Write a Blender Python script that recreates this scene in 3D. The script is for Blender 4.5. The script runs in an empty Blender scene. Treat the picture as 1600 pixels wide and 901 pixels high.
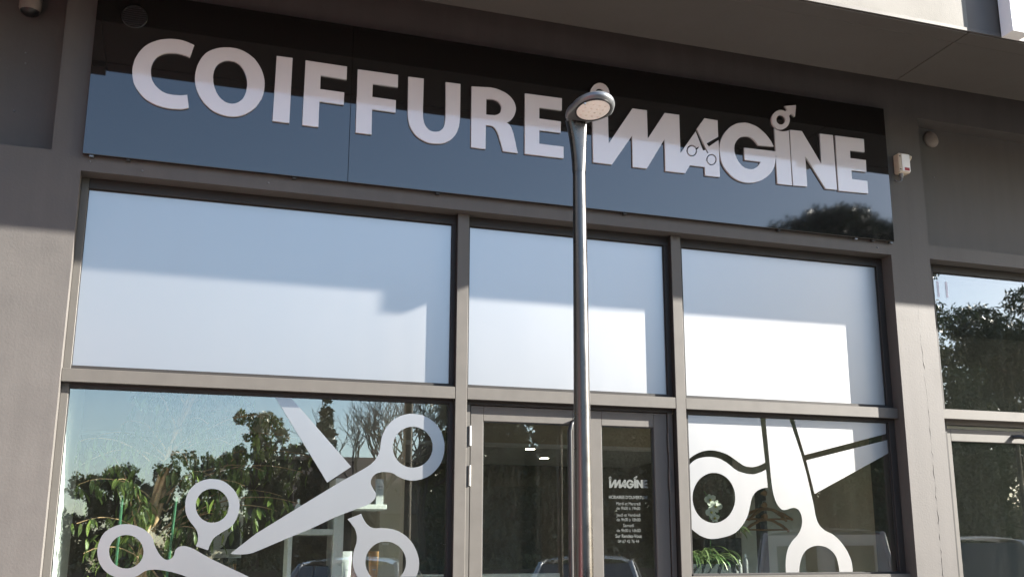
import bpy, math, random
import numpy as np
from mathutils import Vector, Matrix
random.seed(7); np.random.seed(7)
SC = bpy.context.scene
COL = SC.collection
R = math.radians
# ------------------------------------------------------------------ camera
cam_d = bpy.data.cameras.new('camera'); cam = bpy.data.objects.new('camera', cam_d); COL.objects.link(cam)
SC.camera = cam
YAW, PITCH, ROLL = 0.350312, 0.237176, -0.008455
_cy, _sy, _cp, _sp = math.cos(YAW), math.sin(YAW), math.cos(PITCH), math.sin(PITCH)
_f = Vector((_sy*_cp, _cy*_cp, _sp)); _r = Vector((_cy, -_sy, 0)); _u = _r.cross(_f)
_cr, _sr = math.cos(ROLL), math.sin(ROLL)
_x = _r*_cr + _u*_sr; _y = -_r*_sr + _u*_cr
M = Matrix((( _x.x, _y.x, -_f.x, 0.569058), (_x.y, _y.y, -_f.y, -6.54896), (_x.z, _y.z, -_f.z, 1.35), (0, 0, 0, 1)))
cam.matrix_world = M
cam_d.sensor_width = 36; cam_d.lens = 1710.045/1600*36
cam_d.shift_x = (800-880.96)/1600; cam_d.shift_y = (472.19-450.5)/1600
cam_d.clip_start = .05; cam_d.clip_end = 3000
# ------------------------------------------------------------------ sky and sun
SUN = Vector((2.518, -1.0, 1.21)).normalized()
world = bpy.data.worlds.new('World'); SC.world = world; world.use_nodes = True
wn = world.node_tree.nodes; wl = world.node_tree.links
sky = wn.new('ShaderNodeTexSky'); sky.sky_type = 'NISHITA'; sky.sun_disc = False
sky.sun_elevation = math.asin(SUN.z); sky.sun_rotation = math.atan2(SUN.x, SUN.y)
sky.air_density = 1.0; sky.dust_density = .9; sky.ozone_density = 1.7
wn['Background'].inputs['Strength'].default_value = 0.08
wl.new(sky.outputs[0], wn['Background'].inputs['Color'])
sd = bpy.data.lights.new('sun', 'SUN'); so = bpy.data.objects.new('sun', sd); COL.objects.link(so)
sd.energy = 5.0; sd.angle = R(.5); sd.color = (1, .95, .87)
so.rotation_euler = SUN.to_track_quat('Z', 'Y').to_euler(); so.location = (30, -12, 15)
SC.view_settings.view_transform = 'Standard'; SC.view_settings.look = 'None'
SC.view_settings.gamma = 1; SC.view_settings.exposure = 2.5
SC.view_settings.use_curve_mapping = False
try:
    SC.cycles.max_bounces = 10; SC.cycles.transparent_max_bounces = 16; SC.cycles.glossy_bounces = 6
    SC.cycles.sample_clamp_indirect = 6
except Exception: pass
# ------------------------------------------------------------------ helpers: objects
ORG = {}
def thing(name, label, cat, loc=(0, 0, 0), group=None):
    o = bpy.data.objects.new(name, None); COL.objects.link(o); o.location = loc
    o.empty_display_size = .1
    ORG[o.name] = Vector(loc); o['label'] = label; o['category'] = cat
    if group: o['group'] = group
    return o
def tag(o, label, cat=None, group=None, kind=None):
    if label: o['label'] = label
    if cat: o['category'] = cat
    if group: o['group'] = group
    if kind: o['kind'] = kind
    return o
class MB:
    def __init__(s): s.v = []; s.f = []; s.sm = []
    def add(s, vs, fs, smooth=False):
        b = len(s.v); s.v += [tuple(v) for v in vs]; s.f += [tuple(i+b for i in f) for f in fs]; s.sm += [smooth]*len(fs); return s
    def box(s, x0, x1, y0, y1, z0, z1):
        return s.add([(x0,y0,z0),(x1,y0,z0),(x1,y1,z0),(x0,y1,z0),(x0,y0,z1),(x1,y0,z1),(x1,y1,z1),(x0,y1,z1)],
                     [(0,3,2,1),(4,5,6,7),(0,1,5,4),(1,2,6,5),(2,3,7,6),(3,0,4,7)])
    def bbox(s, x0, x1, y0, y1, z0, z1, b=.004):
        """box with chamfered edges"""
        vs = []; idx = {}
        for i, (x, sx) in enumerate(((x0,1),(x1,-1))):
            for j, (y, sy) in enumerate(((y0,1),(y1,-1))):
                for k, (z, sz) in enumerate(((z0,1),(z1,-1))):
                    idx[i,j,k,0] = len(vs); vs.append((x, y+sy*b, z+sz*b))
                    idx[i,j,k,1] = len(vs); vs.append((x+sx*b, y, z+sz*b))
                    idx[i,j,k,2] = len(vs); vs.append((x+sx*b, y+sy*b, z))
        fs = []
        for i in (0,1):
            q = [idx[i,0,0,0],idx[i,1,0,0],idx[i,1,1,0],idx[i,0,1,0]]; fs.append(q if i else q[::-1])
            q = [idx[0,i,0,1],idx[1,i,0,1],idx[1,i,1,1],idx[0,i,1,1]]; fs.append(q[::-1] if i else q)
            q = [idx[0,0,i,2],idx[1,0,i,2],idx[1,1,i,2],idx[0,1,i,2]]; fs.append(q if i else q[::-1])
        for a in (0,1):
            for c in (0,1):
                fs.append([idx[a,c,0,0],idx[a,c,1,0],idx[a,c,1,1],idx[a,c,0,1]])
                fs.append([idx[a,0,c,0],idx[a,1,c,0],idx[a,1,c,2],idx[a,0,c,2]])
                fs.append([idx[0,a,c,1],idx[1,a,c,1],idx[1,a,c,2],idx[0,a,c,2]])
        for i in (0,1):
            for j in (0,1):
                for k in (0,1): fs.append([idx[i,j,k,0],idx[i,j,k,1],idx[i,j,k,2]])
        return s.add(vs, fs)
    def tube(s, pts, rad, n=10, cap=True, smooth=True):
        pts = [Vector(p) for p in pts]
        if not hasattr(rad, '__len__'): rad = [rad]*len(pts)
        vs = []; fs = []; prev = None
        for i, p in enumerate(pts):
            t = (pts[min(i+1, len(pts)-1)]-pts[max(i-1, 0)]).normalized()
            if prev is None: a = t.orthogonal().normalized()
            else: a = (prev-t*prev.dot(t)).normalized()
            prev = a; b = t.cross(a)
            for k in range(n):
                an = 2*math.pi*k/n; vs.append(p+(a*math.cos(an)+b*math.sin(an))*rad[i])
        for i in range(len(pts)-1):
            for k in range(n): fs.append((i*n+k, i*n+(k+1)%n, (i+1)*n+(k+1)%n, (i+1)*n+k))
        s.add(vs, fs, smooth)
        if cap:
            s.add([vs[k] for k in range(n)], [tuple(range(n))[::-1]]); s.add([vs[(len(pts)-1)*n+k] for k in range(n)], [tuple(range(n))])
        return s
    def lathe(s, prof, c, n=20, axis='z', smooth=True):
        vs = []; fs = []
        for r, h in prof:
            for k in range(n):
                a = 2*math.pi*k/n; x, y = r*math.cos(a), r*math.sin(a)
                vs.append((c[0]+x, c[1]+y, c[2]+h) if axis == 'z' else ((c[0]+x, c[1]+h, c[2]+y) if axis == 'y' else (c[0]+h, c[1]+x, c[2]+y)))
        for i in range(len(prof)-1):
            for k in range(n): fs.append((i*n+k, i*n+(k+1)%n, (i+1)*n+(k+1)%n, (i+1)*n+k))
        s.add(vs, fs, smooth)
        s.add(vs[:n], [tuple(range(n))]); s.add(vs[-n:], [tuple(range(n))]); return s
    def loft(s, rings, cap=True, smooth=True, closed=True):
        n = len(rings[0]); vs = [v for r in rings for v in r]; fs = []
        for i in range(len(rings)-1):
            for k in range(n if closed else n-1): fs.append((i*n+k, i*n+(k+1)%n, (i+1)*n+(k+1)%n, (i+1)*n+k))
        s.add(vs, fs, smooth)
        if cap: s.add(rings[0], [tuple(range(n))[::-1]]); s.add(rings[-1], [tuple(range(n))])
        return s
def part(name, mb, mat, parent=None, label=None, kind=None):
    me = bpy.data.meshes.new(name)
    o0 = ORG.get(parent.name, Vector()) if parent else Vector()
    me.from_pydata([(v[0]-o0.x, v[1]-o0.y, v[2]-o0.z) for v in mb.v], [], mb.f)
    me.polygons.foreach_set('use_smooth', mb.sm)
    me.materials.append(mat); me.update()
    o = bpy.data.objects.new(name, me); COL.objects.link(o)
    if parent: o.parent = parent
    ORG[o.name] = o0.copy()
    if label: o['label'] = label
    if kind: o['kind'] = kind
    return o
def boxpart(name, b, mat, parent=None, bev=0, label=None):
    m = MB(); (m.bbox(*b, bev) if bev else m.box(*b)); return part(name, m, mat, parent, label)
def copy_tree(o, parent=None):
    c = o.copy(); COL.objects.link(c); c.parent = parent
    ORG[c.name] = ORG.get(o.name, Vector()).copy()
    for ch in list(o.children): copy_tree(ch, c)
    return c
def flat_mesh(name, loops, y0, y1, mat, parent=None, bevel=0, xf=None):
    """plate cut to outlines given in facade coordinates (X, Z), standing between depths y0 < y1"""
    cu = bpy.data.curves.new(name, 'CURVE'); cu.dimensions = '2D'; cu.fill_mode = 'BOTH'
    for lp in loops:
        sp = cu.splines.new('POLY'); sp.points.add(len(lp)-1)
        for p, (x, z) in zip(sp.points, lp):
            if xf: x, z = xf(x, z)
            p.co = (x, z, 0, 1)
        sp.use_cyclic_u = True
    cu.extrude = max((y1-y0)/2-bevel, .0001); cu.bevel_depth = bevel; cu.bevel_resolution = 1
    if bevel: cu.offset = -bevel
    return curve_to_part(name, cu, (y0+y1)/2, mat, parent)
def curve_to_part(name, cu, yc, mat, parent, dx=0, dz=0):
    tmp = bpy.data.objects.new('tmp', cu); COL.objects.link(tmp)
    bpy.context.view_layer.update()
    dg = bpy.context.evaluated_depsgraph_get(); me = bpy.data.meshes.new_from_object(tmp.evaluated_get(dg))
    bpy.data.objects.remove(tmp); bpy.data.curves.remove(cu)
    o0 = ORG.get(parent.name, Vector()) if parent else Vector()
    n = len(me.vertices); co = np.empty(n*3); me.vertices.foreach_get('co', co); co = co.reshape(-1, 3)
    me.vertices.foreach_set('co', np.stack([co[:,0]+dx-o0.x, yc-co[:,2]-o0.y, co[:,1]+dz-o0.z], 1).ravel())
    me.update(); me.name = name; me.materials.clear(); me.materials.append(mat)
    o = bpy.data.objects.new(name, me); COL.objects.link(o)
    if parent: o.parent = parent
    ORG[o.name] = o0.copy()
    return o
def text_part(name, body, x, z, size, y, mat, parent, bold=0, align='CENTER', sx=1.0):
    cu = bpy.data.curves.new(name, 'FONT'); cu.body = body; cu.size = size; cu.align_x = align; cu.offset = bold; cu.extrude = .0004
    o = curve_to_part(name, cu, y, mat, parent, x, z)
    if sx != 1.0:
        xo = x-(ORG[parent.name].x if parent else 0)
        for v in o.data.vertices: v.co.x = xo+(v.co.x-xo)*sx
    return o
# ------------------------------------------------------------------ helpers: materials
MATS = {}
def nmat(name):
    m = bpy.data.materials.new(name); m.use_nodes = True; MATS[name] = m
    return m, m.node_tree.nodes, m.node_tree.links, m.node_tree.nodes['Principled BSDF']
def mat(name, col, rough=.6, metal=0, spec=.5, var=.0, vscale=6, bump=0, bscale=60, stain=0, ior=None, coat=0, objco=False, sub=0):
    m, N, L, B = nmat(name)
    B.inputs['Roughness'].default_value = rough; B.inputs['Metallic'].default_value = metal
    B.inputs['Specular IOR Level'].default_value = spec
    if ior: B.inputs['IOR'].default_value = ior
    if coat: B.inputs['Coat Weight'].default_value = coat; B.inputs['Coat Roughness'].default_value = .04
    B.inputs['Base Color'].default_value = (*col, 1)
    tc = N.new('ShaderNodeTexCoord'); out = tc.outputs['Object']
    if var or stain:
        n1 = N.new('ShaderNodeTexNoise'); n1.inputs['Scale'].default_value = vscale; n1.inputs['Detail'].default_value = 6; n1.inputs['Roughness'].default_value = .65
        L.new(out, n1.inputs['Vector'])
        mr = N.new('ShaderNodeMapRange'); mr.inputs[1].default_value = .3; mr.inputs[2].default_value = .7
        mr.inputs[3].default_value = 1-var; mr.inputs[4].default_value = 1+var; L.new(n1.outputs[0], mr.inputs[0])
        fac = mr.outputs[0]
        if stain:
            mp = N.new('ShaderNodeMapping'); mp.inputs['Scale'].default_value = (9, 9, .55); L.new(out, mp.inputs[0])
            n2 = N.new('ShaderNodeTexNoise'); n2.inputs['Scale'].default_value = 1.6; n2.inputs['Detail'].default_value = 5; L.new(mp.outputs[0], n2.inputs['Vector'])
            m2 = N.new('ShaderNodeMapRange'); m2.inputs[1].default_value = .35; m2.inputs[2].default_value = .7; m2.inputs[3].default_value = 1; m2.inputs[4].default_value = 1-stain; L.new(n2.outputs[0], m2.inputs[0])
            mm = N.new('ShaderNodeMath'); mm.operation = 'MULTIPLY'; L.new(fac, mm.inputs[0]); L.new(m2.outputs[0], mm.inputs[1]); fac = mm.outputs[0]
        vm = N.new('ShaderNodeVectorMath'); vm.operation = 'SCALE'; vm.inputs[0].default_value = col; L.new(fac, vm.inputs['Scale'])
        L.new(vm.outputs[0], B.inputs['Base Color'])
        r2 = N.new('ShaderNodeMapRange'); r2.inputs[1].default_value = .3; r2.inputs[2].default_value = .7; r2.inputs[3].default_value = max(rough-.06, 0); r2.inputs[4].default_value = min(rough+.08, 1)
        L.new(n1.outputs[0], r2.inputs[0]); L.new(r2.outputs[0], B.inputs['Roughness'])
    if bump:
        nb = N.new('ShaderNodeTexNoise'); nb.inputs['Scale'].default_value = bscale; nb.inputs['Detail'].default_value = 4; L.new(out, nb.inputs['Vector'])
        bp = N.new('ShaderNodeBump'); bp.inputs['Strength'].default_value = bump; bp.inputs['Distance'].default_value = .004; L.new(nb.outputs[0], bp.inputs['Height']); L.new(bp.outputs[0], B.inputs['Normal'])
    return m
def glassmat(name, f0, tint, dirt=.0):
    m, N, L, B = nmat(name); N.remove(B)
    ge = N.new('ShaderNodeNewGeometry'); dp = N.new('ShaderNodeVectorMath'); dp.operation = 'DOT_PRODUCT'
    L.new(ge.outputs['Incoming'], dp.inputs[0]); L.new(ge.outputs['Normal'], dp.inputs[1])
    ab = N.new('ShaderNodeMath'); ab.operation = 'ABSOLUTE'; L.new(dp.outputs['Value'], ab.inputs[0])
    om = N.new('ShaderNodeMath'); om.operation = 'SUBTRACT'; om.inputs[0].default_value = 1; L.new(ab.outputs[0], om.inputs[1])
    pw = N.new('ShaderNodeMath'); pw.operation = 'POWER'; pw.inputs[1].default_value = 5; L.new(om.outputs[0], pw.inputs[0])
    ma = N.new('ShaderNodeMath'); ma.operation = 'MULTIPLY_ADD'; ma.inputs[1].default_value = 1-f0; ma.inputs[2].default_value = f0; L.new(pw.outputs[0], ma.inputs[0])
    tr = N.new('ShaderNodeBsdfTransparent'); tr.inputs[0].default_value = (*tint, 1)
    gl = N.new('ShaderNodeBsdfGlossy'); gl.inputs['Roughness'].default_value = 0.0; gl.inputs['Color'].default_value = (1, 1, 1, 1)
    mx = N.new('ShaderNodeMixShader'); L.new(ma.outputs[0], mx.inputs[0]); L.new(tr.outputs[0], mx.inputs[1]); L.new(gl.outputs[0], mx.inputs[2])
    res = mx.outputs[0]
    tc = N.new('ShaderNodeTexCoord')
    nb = N.new('ShaderNodeTexNoise'); nb.inputs['Scale'].default_value = 1.3; nb.inputs['Detail'].default_value = 1; L.new(tc.outputs['Object'], nb.inputs['Vector'])
    bp = N.new('ShaderNodeBump'); bp.inputs['Strength'].default_value = .03; bp.inputs['Distance'].default_value = .01; L.new(nb.outputs[0], bp.inputs['Height']); L.new(bp.outputs[0], gl.inputs['Normal'])
    if dirt:
        mp = N.new('ShaderNodeMapping'); mp.inputs['Scale'].default_value = (14, 14, 2.0); L.new(tc.outputs['Object'], mp.inputs[0])
        nz = N.new('ShaderNodeTexNoise'); nz.inputs['Scale'].default_value = 3; nz.inputs['Detail'].default_value = 8; L.new(mp.outputs[0], nz.inputs['Vector'])
        mr = N.new('ShaderNodeMapRange'); mr.inputs[1].default_value = .5; mr.inputs[2].default_value = .85; mr.inputs[3].default_value = dirt*.25; mr.inputs[4].default_value = dirt; L.new(nz.outputs[0], mr.inputs[0])
        df = N.new('ShaderNodeBsdfDiffuse'); df.inputs[0].default_value = (.5, .48, .44, 1)
        m2 = N.new('ShaderNodeMixShader'); L.new(mr.outputs[0], m2.inputs[0]); L.new(res, m2.inputs[1]); L.new(df.outputs[0], m2.inputs[2]); res = m2.outputs[0]
    L.new(res, N['Material Output'].inputs['Surface'])
    return m
def filmmat(name, col, trans=.25):
    m, N, L, B = nmat(name)
    B.inputs['Base Color'].default_value = (*col, 1); B.inputs['Roughness'].default_value = .36; B.inputs['IOR'].default_value = 4.4
    tc = N.new('ShaderNodeTexCoord'); nz = N.new('ShaderNodeTexNoise'); nz.inputs['Scale'].default_value = 1.1; nz.inputs['Detail'].default_value = 3; L.new(tc.outputs['Object'], nz.inputs['Vector'])
    mr = N.new('ShaderNodeMapRange'); mr.inputs[1].default_value = .3; mr.inputs[2].default_value = .7; mr.inputs[3].default_value = .95; mr.inputs[4].default_value = 1.03; L.new(nz.outputs[0], mr.inputs[0])
    vm = N.new('ShaderNodeVectorMath'); vm.operation = 'SCALE'; vm.inputs[0].default_value = col; L.new(mr.outputs[0], vm.inputs['Scale']); L.new(vm.outputs[0], B.inputs['Base Color'])
    mp = N.new('ShaderNodeMapping'); mp.inputs['Scale'].default_value = (5, 5, .7); L.new(tc.outputs['Object'], mp.inputs[0])
    n2 = N.new('ShaderNodeTexNoise'); n2.inputs['Scale'].default_value = 2.2; n2.inputs['Detail'].default_value = 7; L.new(mp.outputs[0], n2.inputs['Vector'])
    m2 = N.new('ShaderNodeMapRange'); m2.inputs[1].default_value = .3; m2.inputs[2].default_value = .7; m2.inputs[3].default_value = .354; m2.inputs[4].default_value = .367; L.new(n2.outputs[0], m2.inputs[0]); L.new(m2.outputs[0], B.inputs['Roughness'])
    tl = N.new('ShaderNodeBsdfTranslucent'); tl.inputs[0].default_value = (.75, .78, .77, 1)
    mx = N.new('ShaderNodeMixShader'); mx.inputs[0].default_value = trans; L.new(B.outputs[0], mx.inputs[1]); L.new(tl.outputs[0], mx.inputs[2]); L.new(mx.outputs[0], N['Material Output'].inputs['Surface'])
    return m
def leafmat(name, c1, c2, trans=.35, scale=3):
    m, N, L, B = nmat(name)
    tc = N.new('ShaderNodeTexCoord'); nz = N.new('ShaderNodeTexNoise'); nz.inputs['Scale'].default_value = scale; nz.inputs['Detail'].default_value = 3; L.new(tc.outputs['Object'], nz.inputs['Vector'])
    oi = N.new('ShaderNodeObjectInfo'); ad = N.new('ShaderNodeMath'); ad.operation = 'MULTIPLY_ADD'; ad.inputs[1].default_value = .35; L.new(oi.outputs['Random'], ad.inputs[0]); L.new(nz.outputs[0], ad.inputs[2])
    rp = N.new('ShaderNodeValToRGB'); rp.color_ramp.elements[0].position = .4; rp.color_ramp.elements[1].position = .85
    rp.color_ramp.elements[0].color = (*c1, 1); rp.color_ramp.elements[1].color = (*c2, 1); L.new(ad.outputs[0], rp.inputs[0])
    L.new(rp.outputs[0], B.inputs['Base Color']); B.inputs['Roughness'].default_value = .45
    tl = N.new('ShaderNodeBsdfTranslucent'); L.new(rp.outputs[0], tl.inputs[0])
    mx = N.new('ShaderNodeMixShader'); mx.inputs[0].default_value = trans; L.new(B.outputs[0], mx.inputs[1]); L.new(tl.outputs[0], mx.inputs[2]); L.new(mx.outputs[0], N['Material Output'].inputs['Surface'])
    return m
def emat(name, col, s):
    m, N, L, B = nmat(name); B.inputs['Base Color'].default_value = (*col, 1)
    B.inputs['Emission Color'].default_value = (*col, 1); B.inputs['Emission Strength'].default_value = s
    return m
PAINT = mat('taupe_wall_paint', (.084, .078, .073), .58, spec=.32, var=.07, vscale=3.5, bump=.2, bscale=70, stain=.08)
PANELP = mat('taupe_infill_paint', (.070, .066, .063), .58, spec=.3, var=.05, vscale=4, bump=.1, bscale=90, stain=.05)
ALU = mat('taupe_aluminium', (.082, .076, .068), .5, spec=.35, var=.03, vscale=9, bump=.03, bscale=200, stain=.05)
ALUD = mat('dark_gasket', (.02, .02, .02), .6)
SOFF = mat('taupe_soffit_paint', (.062, .054, .047), .6, var=.05, vscale=2.5, bump=.12, bscale=80)
CREAM = mat('cream_render', (.15, .142, .126), .8, var=.03, vscale=2, bump=.25, bscale=120)
WHITE = mat('white_paint', (.8, .8, .79), .5, var=.02)
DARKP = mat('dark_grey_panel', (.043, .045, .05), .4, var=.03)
FILM = filmmat('frosted_film', (.080, .078, .076), .17)
FILM2 = filmmat('white_decal_film', (.074, .071, .070), .17)
GLASS = glassmat('clear_glass', .125, (.93, .965, .945), .012)
GLASSN = glassmat('mirror_coated_glass', .19, (.45, .48, .47), .02)
SIGNP = mat('gloss_black_panel', (.012, .011, .0105), .03, ior=1.78, spec=.5)
LETT = mat('white_acrylic', (.60, .57, .58), .06, ior=1.8, spec=.5)
STEEL = mat('brushed_stainless', (.095, .093, .092), .3, metal=1, var=.06, vscale=5, stain=.25)
FRAME_SHADE = mat('shade_toned_frame', (.024, .022, .0205), .5, spec=.3, var=.04, vscale=8)  # shade on inner frames, cap sides and undersides is put into this colour
LAMPG = mat('lamp_grey_metal', (.17, .18, .19), .35, metal=.6, var=.05)
BLACK = mat('black_plastic', (.012, .012, .013), .35)
CHROME = mat('zinc_metal', (.6, .6, .58), .3, metal=1)
CREAMPL = mat('cream_plastic', (.55, .47, .37), .5, var=.06, vscale=20)
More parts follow.
